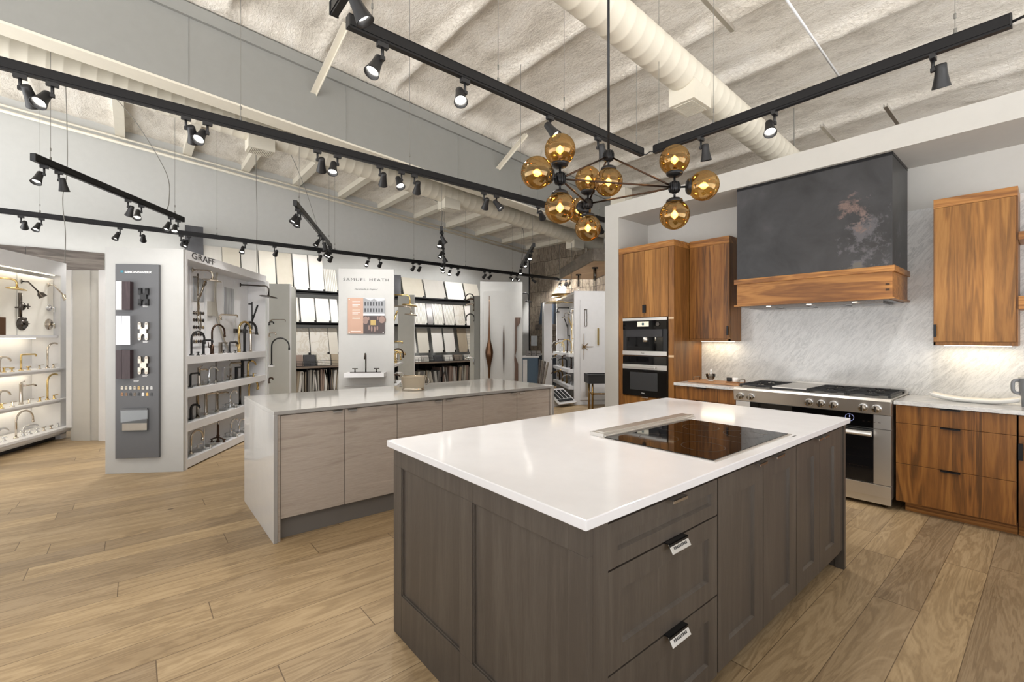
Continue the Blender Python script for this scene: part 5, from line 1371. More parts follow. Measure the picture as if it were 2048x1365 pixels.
# ---------------- unit 3: panel carrying three sculptural door pulls
U3 = Unit((-6.10, 4.41, 0), math.radians(56.0))
xl3, _ = U3.aty(960.5, 600, 0); xr3, _ = U3.aty(1045, 600, 0)
t = U3.thing('door_pull_display', 'white display panel with three sculptural bronze door pulls', 'display unit')
L_(MB().box(xl3, xr3, 0, .05, 0, PH), 'end_panel', M['white_disp'])
L_(MB().box(xl3+.1, xr3-.1, .05, 1.2, 0, PH-.02), 'core', M['white_disp'])
xd, zd = U3.aty(967, 582, -.04)
L_(MB().box(xd, xr3-.006, -.045, -.001, .03, zd), 'door_leaf', M['white_disp'], 'raised door leaf', bevel=.002)
def p3(px, py, y=-.10): x, z = U3.aty(px, py, y); return x, z
x, z1_ = p3(978.5, 592); _, z0b = p3(980, 757); _, zc_ = p3(980, 700); H = z1_-z0b
t2 = U3.thing('teardrop_pull', 'long bronze teardrop shaped door pull, left on the panel', 'door pull')
prof = [(0,0),(.012,.0),(.016,H*.05),(.020,H*.12),(.036,H*.19),(.058,H*.26),(.066,H*.315),(.058,H*.36),(.040,H*.41),(.026,H*.45),(.018,H*.52),(.012,H*.62),(.007,H*.8),(.005,H),(0,H)]
L2(MB().lathe(prof, (x,-.10,z0b), (0,0,1), 28, cap=False), 'bronze_body', M['copperbronze'])
L2(MB().cyl((x,-.10,z0b+H*.6),(x,-.04,z0b+H*.6),.008,n=10).cyl((x,-.10,z0b+H*.1),(x,-.04,z0b+H*.1),.008,n=10), 'standoff', M['bronze'])
x, z1_ = p3(1007.5, 651); _, z0b = p3(1008, 750); H = z1_-z0b
t2 = U3.thing('spike_pull', 'slender bronze spindle door pull in the middle of the panel', 'door pull')
L2(MB().lathe([(0,0),(.006,H*.08),(.013,H*.4),(.014,H*.6),(.009,H*.85),(.003,H),(0,H)], (x,-.09,z0b), n=14, cap=False), 'spindle', M['bronze'])
L2(MB().cyl((x,-.09,z0b+H*.66),(x,-.04,z0b+H*.66),.007,n=8), 'standoff', M['bronze'])
t2 = U3.thing('branch_pull', 'brown hatchet shaped wooden door pull, right on the panel', 'door pull')
poly = [(1030.5,635.5),(1041.5,635.5),(1040,646),(1033.5,655),(1033,700),(1030.5,712),(1036,728),(1036,765),(1029,765),(1030,735),(1028.8,720),(1030,690)]
pp = [p3(a_, b_, -.07) for a_, b_ in poly]
L2(MB().prism(pp, -.09, -.045, 'y'), 'handle_body', M['teakbrown'])
# fittings on its left side (second row unit 4 behind)
def fin_unit(px_l, px_r, ztop_px, org_px, D, name, label, cat='display unit', ang=A_, mat='fin_grey', depth=.9, strip=True):
    """free standing fin whose front spans px_l..px_r at camera distance D"""
    o = pd(px_l, 676.5, D); o.z = 0
    U = Unit(o, ang); xr, _ = U.aty(px_r, 600, 0)
    t = U.thing(name, label, cat)
    m = MB(); m.box(0, xr, 0, .05, 0, PH); m.box(.05, xr-.06, .05, depth, 0, PH-.01); m.build('panel', M[mat], t, world=False)
    if strip: MB().box(xr-.001, xr+.012, 0, .05, 0, PH).build('edge_strip', M['white_lam'], t, world=False)
    return U, t, xr
U4, t4, xr4 = fin_unit(520, 579, 568, 0, 7.78, 'display_fin', 'grey display fin with white edge, right of the lettered faucet display', depth=.5)
U5, t5, xr5 = fin_unit(796, 828, 590, 0, 9.76, 'display_fin', 'pale grey display fin behind the gold shower fittings', depth=.5)
U6, t6, xr6 = fin_unit(940, 985, 592, 0, 10.2, 'display_fin', 'grey display fin behind the door pull panel', depth=.4)
# faucets projecting on the left of unit 4 (mounted on a narrow white post display)
po = pd(535, 676.5, 7.0); po.z = 0; U7 = Unit(po, A_)
t = U7.thing('faucet_post', 'narrow white faucet board just beyond the lettered display', 'display unit')
L_(MB().box(-.05, 0, 0, .06, 0, PH-.06), 'post', M['white_lam']); 
for z, mat, lab, k, h, r_ in ((1.60,'black','small black wall spout, upper right of the lettered display','square',.05,.07),(1.42,'nickel','small nickel wall spout below the black one','square',.06,.10),(.98,'black','large black gooseneck on the narrow board','arc',.42,.26),(.70,'bronze','dark spout low on the narrow board','square',.08,.06)):
    if k == 'arc': L_(MB().box(0,.07,.02,.09,.95,.98), 'bracket', M['white_lam'])
    faucet(U7.P(.04 if k == 'arc' else .0, .05, z), U7.a, mat, lab, k, h, r_)
faucet(U7.P(.0, .12, 1.66), U7.a, 'bnickel', 'pale thin towel arm on the narrow board', 'square', .03, .22, th=.006)
# fittings at left of door pull panel
for px, py, mat, lab in ((948,603,'black','black curved wall faucet left of the door pull panel'),(949,613,'bronze','bronze double spout left of the door pull panel'),(947,623,'bnickel','nickel wall faucet with flat foot, left of the door pull panel'),(949,643,'black','black hooked wall spout low left of the door pull panel'),(947,730,'chrome','chrome faucet low left of the door pull panel')):
    q = pd(px, py, 8.6); faucet(q, YAW+PI, mat, lab, 'arc' if 'curved' in lab or 'hook' in lab else 'low', .14, .16)
q = pd(955, 676.5, 8.6); MB_ = MB().box(-.06,.06,-.02,.2,0,2.2); o = MB_.build('faucet_board', M['paint_gray']); o.location = (q.x, q.y, 0); o.rotation_euler = (0,0,A_); tag(o, 'grey faucet board peeking out left of the door pull panel', 'board')
shower_head(U3.P(xr3-.1, .4, 2.19), U3.a, 'black', 'black shower head right of the door pull panel', .26, .12, .06)

# ---------------- unit 8: far right panel with door pulls and shelves on the left
U8 = Unit((pd(1148.4,676.5,9.52).x, pd(1148.4,676.5,9.52).y, 0), math.radians(56.0))
t = U8.thing('hardware_display', 'far white display with curved faucet shelves and a door leaf', 'display unit')
L_(MB().box(0, .95, 0, .05, 0, 2.39), 'end_panel', M['white_lam'])
L_(MB().box(.30, .7, .05, 1.9, 0, 2.37), 'core', M['white_lam'])
L_(MB().box(0, .30, 1.86, 1.9, 0, 2.37), 'side_panel', M['white_lam'])
L_(MB().box(.0, .30, .05, 1.9, 2.33, 2.37), 'header', M['white_lam'])
xd, zd = U8.aty(1160.5, 600, -.04)
L_(MB().box(xd, .93, -.04, -.001, .10, zd), 'door_leaf', M['white_lam'], 'raised door leaf', bevel=.002)
zsh = [U8.atx(1130, y_, .0)[1] for y_ in (709, 738, 766)]
zsh = [1.07, .73, .38]
for z in zsh: L_(MB().box(-.10, .30, .10, 1.8, z-.07, z), 'shelf', M['white_lam'])
GR = 'faucets on the far white shelves'
fs = [(.35,'gold','arc',.30,'gold'),(.75,'bronze','square',.30,'dark'),(1.1,'gold','low',.22,'gold'),(1.5,'chrome','arc',.25,'chrome'),
      (.35,'bronze','bridge',.30,'dark'),(.8,'black','low',.2,'black'),(1.25,'brass','bridge',.28,'brass'),(1.6,'chrome','low',.2,'chrome'),
      (.35,'chrome','low',.22,'chrome'),(.8,'brass','arc',.30,'brass'),(1.25,'brass','low',.24,'brass'),(1.6,'bronze','low',.2,'dark')]
for i, (y, mat, k, h, cn) in enumerate(fs):
    faucet(U8.P(.02, y, zsh[i//4]), U8.a+PI-.3, mat, '%s faucet, %s from the front on the %s far white shelf' % (cn, ORD[i % 4], ('upper','middle','lower')[i//4]), k, h, .2, hand=('cross','lever',None)[i % 3], group=GR)
hand_shower(U8.P(.30, 1.7, 1.72), U8.a+PI, 'black', 'black hand shower with looped hose on the far display', .62)
hand_shower(U8.P(.30, 1.25, 1.72), U8.a+PI, 'gold', 'gold hand shower rail on the far display', .80)
hand_shower(U8.P(.30, .7, 1.72), U8.a+PI, 'chrome', 'chrome hand shower rail on the far display', .60)
shower_head(U8.P(.30, 1.78, 2.15), U8.a+PI, 'black', 'black shower head on the far display', .30, .08, .06)
shower_head(U8.P(.30, .95, 1.98), U8.a+PI, 'chrome', 'chrome shower head on the far display, left one', .3, .08, .07)
shower_head(U8.P(.30, .45, 2.05), U8.a+PI, 'chrome', 'chrome shower head on the far display, right one', .3, .08, .07)
t2 = U8.thing('ceiling_shower', 'long flat gold ceiling shower plate above the far display', 'shower head'); L2(MB().box(-.32,.02,1.1,1.75,2.24,2.262).cyl((.05,1.4,2.262),(.30,1.4,2.262),.012,n=8), 'plate', M['gold'])
gp = pd(1088, 676.5, 12.2); U9 = Unit((gp.x, gp.y, 0), A_); xr9, _ = U9.aty(1105, 600, 0)
t = U9.thing('display_fin', 'narrow grey-white fin left of the far shelves', 'display unit'); L_(MB().box(0, xr9, 0, .3, 0, 2.36), 'panel', M['white_lam'])
# pulls on far door leaf
def p8(px, py, y=-.07): x, z = U8.aty(px, py, y); return x, z
x, z1_ = p8(1171, 620); _, z0b = p8(1171, 652)
t2 = U8.thing('door_pull', 'clear rectangular ring pull on the far door leaf', 'door pull'); L2(MB().box(x-.03,x-.018,-.09,-.07,z0b,z1_).box(x+.018,x+.03,-.09,-.07,z0b,z1_).box(x-.03,x+.03,-.09,-.07,z1_,z1_+.012).box(x-.03,x+.03,-.09,-.07,z0b-.012,z0b).cyl((x,-.08,z1_),(x,-.04,z1_),.006,n=8), 'frame', M['chrome'])
x, z1_ = p8(1196, 657); _, z0b = p8(1196, 691)
t2 = U8.thing('door_pull', 'flat brass bar pull on the far door leaf', 'door pull'); L2(MB().box(x-.018,x+.018,-.09,-.075,z0b,z1_).cyl((x,-.08,(z0b+z1_)/2),(x,-.04,(z0b+z1_)/2),.007,n=8), 'bar', M['gold'])
x, z = p8(1168, 694)
t2 = U8.thing('starburst_pull', 'brown starburst shaped pull on the far door leaf', 'door pull')
m = MB()
for an, ln in ((90,.27),(270,.27),(0,.20),(40,.11),(320,.11),(130,.07),(220,.07),(180,.05)):
    u = Vector((math.cos(math.radians(an)), 0, math.sin(math.radians(an)))); m.cyl(Vector((x,-.07,z)), Vector((x,-.07,z))+u*ln, .009, .004, n=8)
m.sphere((x,-.07,z), .018, 12); m.cyl((x,-.07,z),(x,-.04,z),.008,n=8)
L2(m, 'rays', M['brass'])
x, z1_ = p8(1175, 753); _, z0b = p8(1175, 792)
t2 = U8.thing('door_pull', 'wide clear acrylic pull low on the far door leaf', 'door pull'); L2(MB().box(x-.045,x+.045,-.09,-.075,z0b,z1_).cyl((x,-.08,(z0b+z1_)/2),(x,-.04,(z0b+z1_)/2),.007,n=8), 'slab', M['steel'])
# tilted sample tray at its foot
q = pz(1122, 800, .12)
t2 = thing('sample_tray', 'white tilted tray of dark hardware samples on the floor beyond the grey island', 'tray', (q.x, q.y, 0), A_+.6)
c = Vector((0,0,.19)); ax = Vector((.26,0,0)); ay = Vector((0,.20,.13)); az = ax.cross(ay).normalized()*.012
m = MB(); m.obox(c, ax, ay, az); m.box(-.22,.22,-.02,.14,0,.12); m.build('tray', M['white_lam'], t2, world=False)
m = MB()
for i in range(4): m.obox(c+az*1.6+ax*(-.62+.42*i)+ay*.2, ax*.13, ay*.55, az*.6)
m.obox(c+az*1.6-ay*.6, ax*.8, ay*.12, az*.6)
m.build('sample', M['castiron'], t2, world=False)
# black stone sink console with brass legs
s0 = pd(1177, 676.5, 8.6); U10 = Unit((s0.x, s0.y, 0), math.radians(52))
t2 = U10.thing('sink_console', 'black stone sink on brass pipe legs beside the niche wall', 'sink')
_, zt = U10.aty(1180, 750, 0); _, zb = U10.aty(1180, 768, 0)
L2(MB().box(0,.62,0,.45,zb,zt-.02).box(0,.62,0,.03,zt-.03,zt).box(0,.62,.42,.45,zt-.03,zt).box(0,.03,0,.45,zt-.03,zt).box(.59,.62,0,.45,zt-.03,zt), 'basin', M['sinkblack'])
L2(MB().cyl((.09,.06,0),(.09,.06,zb),.018,n=12).sphere((.09,.06,zb-.20),.032,12).cyl((.09,.06,zb-.20),(.55,.06,zb-.20),.014,n=10).cyl((.09,.06,zb-.20),(.09,.4,zb-.20),.014,n=10), 'leg', M['brass'])
L2(MB().cyl((.55,.06,0),(.55,.06,zb),.018,n=12).sphere((.55,.06,zb-.20),.032,12), 'leg', M['brass'])
L2(MB().cyl((.09,.4,0),(.09,.4,zb),.018,n=12), 'leg', M['brass'])
L2(MB().cyl((.55,.4,0),(.55,.4,zb),.018,n=12), 'leg', M['brass'])

# ---------------- left lit display (unit 0)
pr = Vector((-8.93, -.73, 0)); pl = Vector((-7.94, -1.20, 0))
dd = (pl-pr).normalized(); ang0 = math.atan2(-dd.y, -dd.x)      # local +x from left to right
LEN0 = 2.6
org = pr + dd*LEN0
U0 = Unit(org, ang0)
t = U0.thing('lit_faucet_display', 'tall white display with warm lit faucet shelves at the left edge', 'display unit')
PT = 2.45
# faces: front plane y=0 ; +y goes back
L_(MB().box(0, LEN0, .32, .36, .06, PT), 'back_board', M['white_lam'])
_, zh = U0.aty(60, 541, 0); xs_, _ = U0.aty(121, 600, 0)
L_(MB().box(0, LEN0, 0, .36, zh, PT), 'header', M['white_lam'])
L_(MB().box(xs_, LEN0, 0, .36, .0, zh), 'side_panel', M['white_lam'])
L_(MB().box(0, .04, 0, .36, .0, zh), 'side_panel', M['white_lam'])
_, zp0 = U0.aty(60, 671, .06)
L_(MB().box(.04, xs_-.02, .07, .10, zp0, zh-.05), 'upper_board', plain('cream_board','#efece4',.5), 'cream mounting board')
for k in range(4):
    xx = xs_-.02-(k+1)*.62
    if xx > 0: L_(MB().box(xx-.002, xx+.002, .068, .07, zp0, zh-.05), 'board_joint', M['paint_gray'])
L_(MB().box(.04, xs_-.01, .02, .12, zp0-.03, zp0), 'lower_rail', M['white_lam'])
SZ = []
for (ya, yb_, yy) in ((741, 60, 0),(808, 60, 0)):
    _, z = U0.aty(60, ya, 0); SZ.append(z+.0)
_, z3 = U0.aty(60, 873, -.06)
SZ.append(z3)
for i, z in enumerate(SZ[:2]): L_(MB().box(.0, LEN0-.04, -.045, .30, z-.022, z).box(.0, LEN0-.06, -.01, .06, z-.055, z-.022), 'shelf', M['white_lam'])
L_(MB().box(.0, LEN0+.04, -.10, .30, SZ[2]-.03, SZ[2]).box(0, LEN0+.02, -.07, .3, SZ[2]-.07, SZ[2]-.03), 'shelf', M['white_lam'])
L_(MB().box(.0, LEN0, -.0, .36, .06, SZ[2]-.07), 'base', M['white_lam'])
L_(MB().box(.1, LEN0-.1, .06, .3, 0, .06), 'plinth', M['black'])
for i, z in enumerate([zp0-.035, SZ[0]-.058, SZ[1]-.058]):
    L_(MB().box(.06, xs_-.06, .24, .255, z-.006, z), 'led_strip', M['led'], 'glowing led strip')
    ld = bpy.data.lights.new('led', 'AREA'); ld.shape = 'RECTANGLE'; ld.size = xs_-.2; ld.size_y = .03; ld.energy = 3.2; ld.color = (1,.88,.68)
    lo = bpy.data.objects.new('led_lamp', ld); C.objects.link(lo); lo.location = (xs_/2, .20, z-.01); lo.rotation_euler = (math.radians(25),0,0); lo.parent = t
L_(MB().box(.06, xs_-.06, .03, .04, zh-.008, zh-.001), 'led_strip', M['led'], 'glowing led strip')
ld = bpy.data.lights.new('led', 'AREA'); ld.shape = 'RECTANGLE'; ld.size = xs_-.2; ld.size_y = .03; ld.energy = 2.4; ld.color = (1,.9,.74)
lo = bpy.data.objects.new('led_lamp', ld); C.objects.link(lo); lo.location = (xs_/2, .035, zh-.012); lo.rotation_euler = (math.radians(12),0,0); lo.parent = t
def on0(px, shelf, y, mat, label, kind, h, reach, **k):
    x, _ = U0.aty(px, 700, y); return faucet(U0.P(x, y, SZ[shelf]), U0.a + k.pop('rot', -.15), mat, label, kind, h, reach, **k)
GL = 'faucets on the warm lit shelves'
S0 = [(-2,'nickel','low',.18,.14,'lever','nickel low faucet cropped by the left edge'),(42,'gold','square',.20,.20,None,'gold square spout faucet'),(95,'nickel','arc',.34,.20,None,'polished nickel gooseneck faucet')]
for px, mat, k, h, r_, hd, lab in S0: on0(px, 0, .06, mat, lab+' on the top lit shelf', k, h, r_, group=GL)
S1 = [(-3,'nickel','low',.2,.14,'lever','nickel low faucet at the left edge'),(42,'nickel','tall',.28,.20,None,'slim nickel column faucet'),(95,'gold','arc',.34,.20,None,'brushed gold gooseneck faucet')]
for px, mat, k, h, r_, hd, lab in S1: on0(px, 1, .06, mat, lab+' on the middle lit shelf', k, h, r_, group=GL)
S2 = [(32,'nickel','arc',.32,.22,None,'polished nickel curved spout faucet'),(46,'chrome','bridge',.12,.2,None,'low chrome bridge faucet'),(-4,'chrome','low',.16,.12,None,'chrome faucet at the left edge')]
for px, mat, k, h, r_, hd, lab in S2: on0(px, 2, .02, mat, lab+' on the lowest lit shelf', k, h, r_, group=GL)
def tapset(px, shelf, y, mat, hk, label):
    x, _ = U0.aty(px, 700, y); t_ = thing('deck_tap', label, 'tap', U0.P(x, y, SZ[shelf]), U0.a); t_['group'] = 'separate tap handles on the lit shelves'
    m = MB(); HND[hk](m, 0, 0); m.bm.transform(Matrix.Scale(1.25, 4)); W_(t_, m, 'handle', M[mat])
for px, sh, mat, hk, lab in ((24,0,'gold','tee','gold T-shaped tap left of the gold square spout'),(57,0,'gold','tee','gold T-shaped tap right of the gold square spout'),(79,0,'nickel','lever','nickel lever tap left of the nickel gooseneck'),(107,0,'nickel','lever','nickel lever tap right of the nickel gooseneck'),(8,0,'gold','lever','lever tap left edge top shelf'),
    (3,1,'gold','lever','gold lever tap at the left edge of the middle shelf'),(24,1,'nickel','lever','nickel lever tap left of the slim column'),(58,1,'nickel','lever','nickel lever tap right of the slim column'),(80,1,'gold','lever','gold lever tap left of the gold gooseneck'),(108,1,'gold','lever','gold lever tap right of the gold gooseneck'),
    (8,2,'chrome','cross','chrome cross tap at the left of the lowest shelf'),(60,2,'chrome','cross','chrome cross tap beside the bridge faucet'),(74,2,'chrome','cross','chrome cross tap on the lowest shelf'),(88,2,'nickel','tee','nickel T tap on the lowest shelf'),(102,2,'nickel','tee','second nickel T tap on the lowest shelf'),(116,2,'chrome','lever','chrome lever tap at the far end of the lowest shelf'),(123,2,'gunmetal','lever','dark lever tap at the far end of the lowest shelf')):
    tapset(px, sh, .03, mat, hk, lab)
def w0(px, py): x, z = U0.aty(px, py, .07); return U0.P(x, .068, z)
R0 = U0.a - PI/2
shower_head(w0(-12, 556), R0+.55, 'gold', 'gold shower head at the left of the cream board', .18, .09, .09)
shower_head(w0(42, 563), R0+.55, 'gunmetal', 'dark nickel angled shower head on the cream board', .15, .12, .07, 'std')
shower_head(w0(96, 570), R0+.55, 'nickel', 'chrome angled shower head at the right of the cream board', .14, .12, .065, 'std')
valve(w0(44, 613), R0, 'gunmetal', 'dark nickel volume control with cross handle', .05, 'cross')
valve(w0(43, 648), R0, 'gunmetal', 'large dark nickel round shower valve', .085, 'cross')
valve(w0(97, 616), R0, 'chrome', 'chrome volume control with lever', .045)
valve(w0(97, 649), R0, 'nickel', 'large polished round shower valve with lever', .075)
q = w0(30, 612); t_ = thing('handheld_shower', 'dark nickel hand shower wand hung on the cream board', 'hand shower', q, R0); m = MB(); m.cyl((.05,0,-.14),(.05,0,.16),.018,n=14); m.cyl((.05,0,-.16),(.11,.0,-.16),.016,n=12); m.cyl((0,0,-.02),(.05,0,-.02),.01,n=8); W_(t_, m, 'wand', M['gunmetal'])
q = w0(-2, 655); t_ = thing('soap_dish', 'copper coloured fitting cropped by the left edge', 'fitting', q, R0); m = MB(); m.box(0,.03,-.05,.05,-.12,.12); W_(t_, m, 'body', M['copperbronze'])

# white partition beyond it
q = pd(138, 676.5, 6.19); U11 = Unit((q.x, q.y, 0), YAW)
xr, _ = U11.aty(240, 600, 0)
t = U11.thing('partition', 'plain white partition between the lit display and the hinge board', 'partition')
L_(MB().box(0, xr, .02, .10, 0, 2.325), 'panel', M['paint_warm'])
xa_, _ = U11.aty(180, 600, 0); xb2, _ = U11.aty(201, 600, 0)
L_(MB().box(.05, xa_, .0, .02, 0, 2.325), 'panel_layer', M['paint_warm']); L_(MB().box(xb2, xr, -.03, .02, .0, 2.325), 'stile', M['white_lam'])
L_(MB().box(-.02, .05, -.02, .3, .18, 2.325), 'stile', M['white_lam'])

# ================================================================= BACK WALL TILE RACKS
RX = -10.62
def rx(px, py, X=RX): p_ = pX(px, py, X); return p_.y, p_.z
SA = rx(660, 586)[1]; SB = rx(660, 648)[1]; SC_ = rx(660, 709)[1]; SD = rx(660, 726)[1]
ybeg, yend = rx(395, 600)[0], rx(962, 600)[0]
t = thing('tile_rack', 'long black steel tile rack covering the back wall', 'rack', (XB+.2, (ybeg+yend)/2, 0))
for z in (SA, SB): MB().box(XB+.01, RX+.02, ybeg, yend, z-.028, z).box(RX+.0, RX+.02, ybeg, yend, z-.03, z+.03).build('shelf', M['black_sat'], t)
MB().box(XB+.01, RX+.30, ybeg, yend, SD-.09, SD-.05).build('counter', M['taupe_c'] if 'taupe_c' in M else plain('brown_counter', '#8b7d70', .5), t, 'brown counter shelf')
MB().box(XB+.01, XB+.06, ybeg, yend, 0, SD-.09).box(XB+.06, RX+.25, ybeg, yend, 0, .05).build('bin_back', M['black'], t)
for yy in [ybeg + k*(yend-ybeg)/14 for k in range(15)]:
    MB().box(RX-.1, RX+.27, yy-.008, yy+.008, .05, SD-.09).build('divider', M['black_sat'], t)
# basket rail
MB().build  # noqa
m = MB()
for k in range(4): m.cyl((RX+.27, ybeg, SD-.04+k*.035), (RX+.27, yend, SD-.04+k*.035), .004, n=5)
n_ = 44
for k in range(n_+1): yy = ybeg + (yend-ybeg)*k/n_; m.cyl((RX+.27, yy, SD-.05), (RX+.27, yy, SD+.07), .004, n=5)
m.build('wire_basket', M['black'], t)
MB().box(XB+.01, RX+.28, ybeg, yend, SD-.05, SD-.044).build('basket_floor', M['black'], t)
def board_row(edges, ytop, ybase, z0, name, rowname, lean=.16):
    n = 0
    for (xa_, xb2, mt, desc) in edges:
        (y1, _), (y2, _) = rx(xa_, ybase), rx(xb2, ybase)
        xm2 = (xa_+xb2)/2; z1 = rx(xm2, ytop(xm2) if callable(ytop) else ytop)[1]
        h_ = max(.2, z1-z0); 
        o = thing('tile_board', '%s sample board, %s from left in the %s rack row' % (desc, ORD[n], rowname), 'tile sample', (RX, (y1+y2)/2, z0+.002)); n += 1
        o['group'] = 'tile boards in the rack'
        w = (y2-y1)/2*.985
        m = MB(); v = [(-.0,-w,0),(-.0,w,0),(-lean,w,h_),(-lean,-w,h_)]
        m._faces(v + [(a_-.018, b_, c_) for a_, b_, c_ in v], [(0,1,2,3),(7,6,5,4),(0,4,5,1),(1,5,6,2),(2,6,7,3),(3,7,4,0)]); m.build('tile_face', TL[mt], o, world=False)
        MB().box(.0,.012, w*.78, w*1.02, 0, .07).build('clip', M['black'], o, world=False)
tA = lambda x: 488 + (x-409)*(511-488)/(650-409) if x < 652 else (535 + (x-651)*.15 if x < 700 else 553+(x-808)*.10)
board_row([(409,446,'grey','pale grey'),(446.5,483,'greige','greige'),(485,518.5,'grey','streaked grey'),(520.5,553,'offwhite','off-white'),(555.5,587,'greige','warm greige'),(589,619,'white','plain white'),(621,649.5,'white','slightly creamy white'),(651,677,'stripe','ribbed white'),
           (809,850.5,'greige','mottled grey'),(853,893.5,'grey','vertically streaked grey'),(896.5,931.5,'white','large white'),(934,962,'offwhite','cropped white')], tA, 585, SA, 'a', 'top', .2)
# dark slab above
y1, _ = rx(371, 500); y2, _ = rx(408, 500)
m = MB(); m.box(RX-.16, RX-.12, y1, y2, SA, rx(390, 450)[1]); tag(m.build('slate_slab', TL['slate']), 'tall dark slate slab behind the lettered display', 'slab')
y1, _ = rx(782, 560); y2, _ = rx(806, 560)
m = MB(); m.box(RX-.16, RX-.12, y1, y2, SA, rx(795, 549)[1]); tag(m.build('slate_slab', TL['slate']), 'dark slate slab with light veins right of the titled panel', 'slab')
board_row([(585,600,'stripe','narrow ribbed'),(603,632,'white','plain white'),(634,661.5,'white','second plain white'),(663.5,678,'white','partly hidden white'),
           (831,856,'stripe','ribbed white'),(857,868,'darkm','dark marble'),(869,889.5,'stripe','finely ribbed'),(890.5,911,'stripe','pleated white'),(912,932,'vein','veined white'),(934,949,'white','cropped white')], lambda x: 595+(x-600)*.045, 647, SB, 'b', 'middle')
board_row([(585,621,'vein','veined stone'),(622.5,659,'vein','crackled stone'),(660,678,'offwhite','cropped cream'),
           (829,834,'white','sliver white'),(838,860,'offwhite','cream'),(867,888.5,'white','bare white'),(891.5,912,'white','bright white'),(919,937,'beige','beige'),(937.5,949,'mosaic','cream mosaic')], lambda x: 657, 703, SC_-.02, 'c', 'bottom')
k_ = 0
for (xa_, xb2, mt, dsc) in ((588,592,'grey','slim grey'),(593,606.5,'rose','rose brown'),(607.5,631,'slate','black framed'),(633,661,'vein','white marble'),(663,678,'beige','beige'),(830,842,'white','white'),(843,858,'grey','grey'),(868,885,'slate','dark grey'),(889,905,'white','white glossy'),(908,925,'taupe','taupe'),(928,945,'grey','pale grey')):
    (y1, _), (y2, _) = rx(xa_, 715, RX+.15), rx(xb2, 715, RX+.15)
    m = MB(); zz = SD-.043; h_ = .24 if k_ in (1,2,3,4) else .15; m.obox((RX+.12, (y1+y2)/2, zz+h_/2), (.03,0,.0),(0,(y2-y1)/2*.94,0),(-.03,0,h_/2)); 
    o = tag(m.build('tile_sample', TL[mt]), '%s tile sample, %s from the left in the wire basket' % (dsc, ORD[k_]), 'tile sample', 'tile samples in the wire basket'); k_ += 1
    if k_ == 3:
        m = MB(); m.obox((RX+.155, (y1+y2)/2+.05, zz+.12),(.004,0,0),(0,(y2-y1)/2*.6,0),(0,0,.1)); m.build('tile_face', TL['white'], o, world=True) if False else None
# slabs in the bins
rs = random.Random(3); names = {'beige':'beige','taupe':'taupe','grey':'grey','white':'white','darkm':'dark marble','rose':'rose brown','conc':'concrete','greige':'greige'}
k_ = 0
zf = SD-.12
for (xa_, xb2, hpx) in ((588, 678, None), (832, 878, 'low'), (880, 948, 'mid')):
    x = xa_
    while x < xb2 and k_ < 60:
        w = rs.choice((1.6, 2.2, 2.8, 3.6, 4.5)); gap = rs.choice((.4,.8,1.2,2.4))
        (y1, _), (y2, _) = rx(x, 740, RX+.15), rx(x+w, 740, RX+.15)
        mt = rs.choice(list(names)); tilt = rs.uniform(-.06,.03); hh = (zf-.06)*(1 if hpx is None else (.78 if hpx == 'low' else .92))*rs.uniform(.93,1)
        m = MB(); m.obox((0,0,hh/2),(.22,0,0),(0,(y2-y1)/2,0),(0,tilt,hh/2))
        o = m.build('stone_slab', TL[mt]); o.location = (RX+.02, (y1+y2)/2, .052)
        tag(o, '%s slab standing in the rack bins, %s %s' % (names[mt], ORD[k_ % 20], 'from the left, left of the titled panel' if hpx is None and k_ < 20 else ('of the later left bin slabs' if hpx is None else 'of the slabs right of the titled panel' if k_ % 40 < 20 else 'of the far right bin slabs')), 'slab', 'slabs in the rack bins'); k_ += 1
        x += w+gap
# dark planks high on the wall at the left
(y1, z1_), (y2, _) = rx(52, 495, XB+.03), rx(209, 500, XB+.03); z0b = rx(130, 541, XB+.03)[1]
o = MB().box(XB+.002, XB+.03, y1, y2, z0b, rx(130,500,XB+.03)[1]).build('wall_plank', M['brownplank']); tag(o, 'wide dark wood plank high on the back wall behind the lit display', 'plank')
(y1, z1_), (y2, _) = rx(-40, 490, XB+.03), rx(51, 495, XB+.03)
o = MB().box(XB+.002, XB+.03, y1, y2, z0b, rx(20,491,XB+.03)[1]).build('wall_plank', M['brownplank']); tag(o, 'brown wood plank high on the back wall at the left edge', 'plank')

# ================================================================= FAR RIGHT BACK CORNER
# hanging timber canopy
P1 = pz(1118, 559, 3.0); e1 = Vector((math.cos(math.radians(-33)), math.sin(math.radians(-33)), 0)); e2 = Vector((-e1.y, e1.x, 0))
P1 = pz(1121, 558, 3.0); Q1 = pz(1186.5, 522, 3.0); R1 = pz(1175, 558, 3.0)
e1 = (Q1-P1); L1 = e1.length; e1.normalize(); e2 = Vector((-e1.y, e1.x, 0)); w_ = .95
t = thing('timber_canopy', 'weathered timber canopy with pale underside hanging in the far corner', 'canopy', P1)
c = P1 + e1*(L1/2) + e2*(w_/2)
m = MB(); m.obox(c+Vector((0,0,.01)), e1*(L1/2-.01), e2*(w_/2-.01), Vector((0,0,.01))); m.build('underside', M['palewood'], t, 'pale plywood underside')
m = MB()
for s_ in (-1, 1):
    m.obox(c+e2*(s_*(w_/2))+Vector((0,0,.13)), e1*(L1/2), e2*.02, Vector((0,0,.13))); m.obox(c+e1*(s_*(L1/2))+Vector((0,0,.13)), e1*.02, e2*(w_/2), Vector((0,0,.13)))
m.obox(c+Vector((0,0,.25)), e1*(L1/2), e2*(w_/2), Vector((0,0,.01)))
m.build('fascia', M['rustic'], t, 'grey weathered boards')
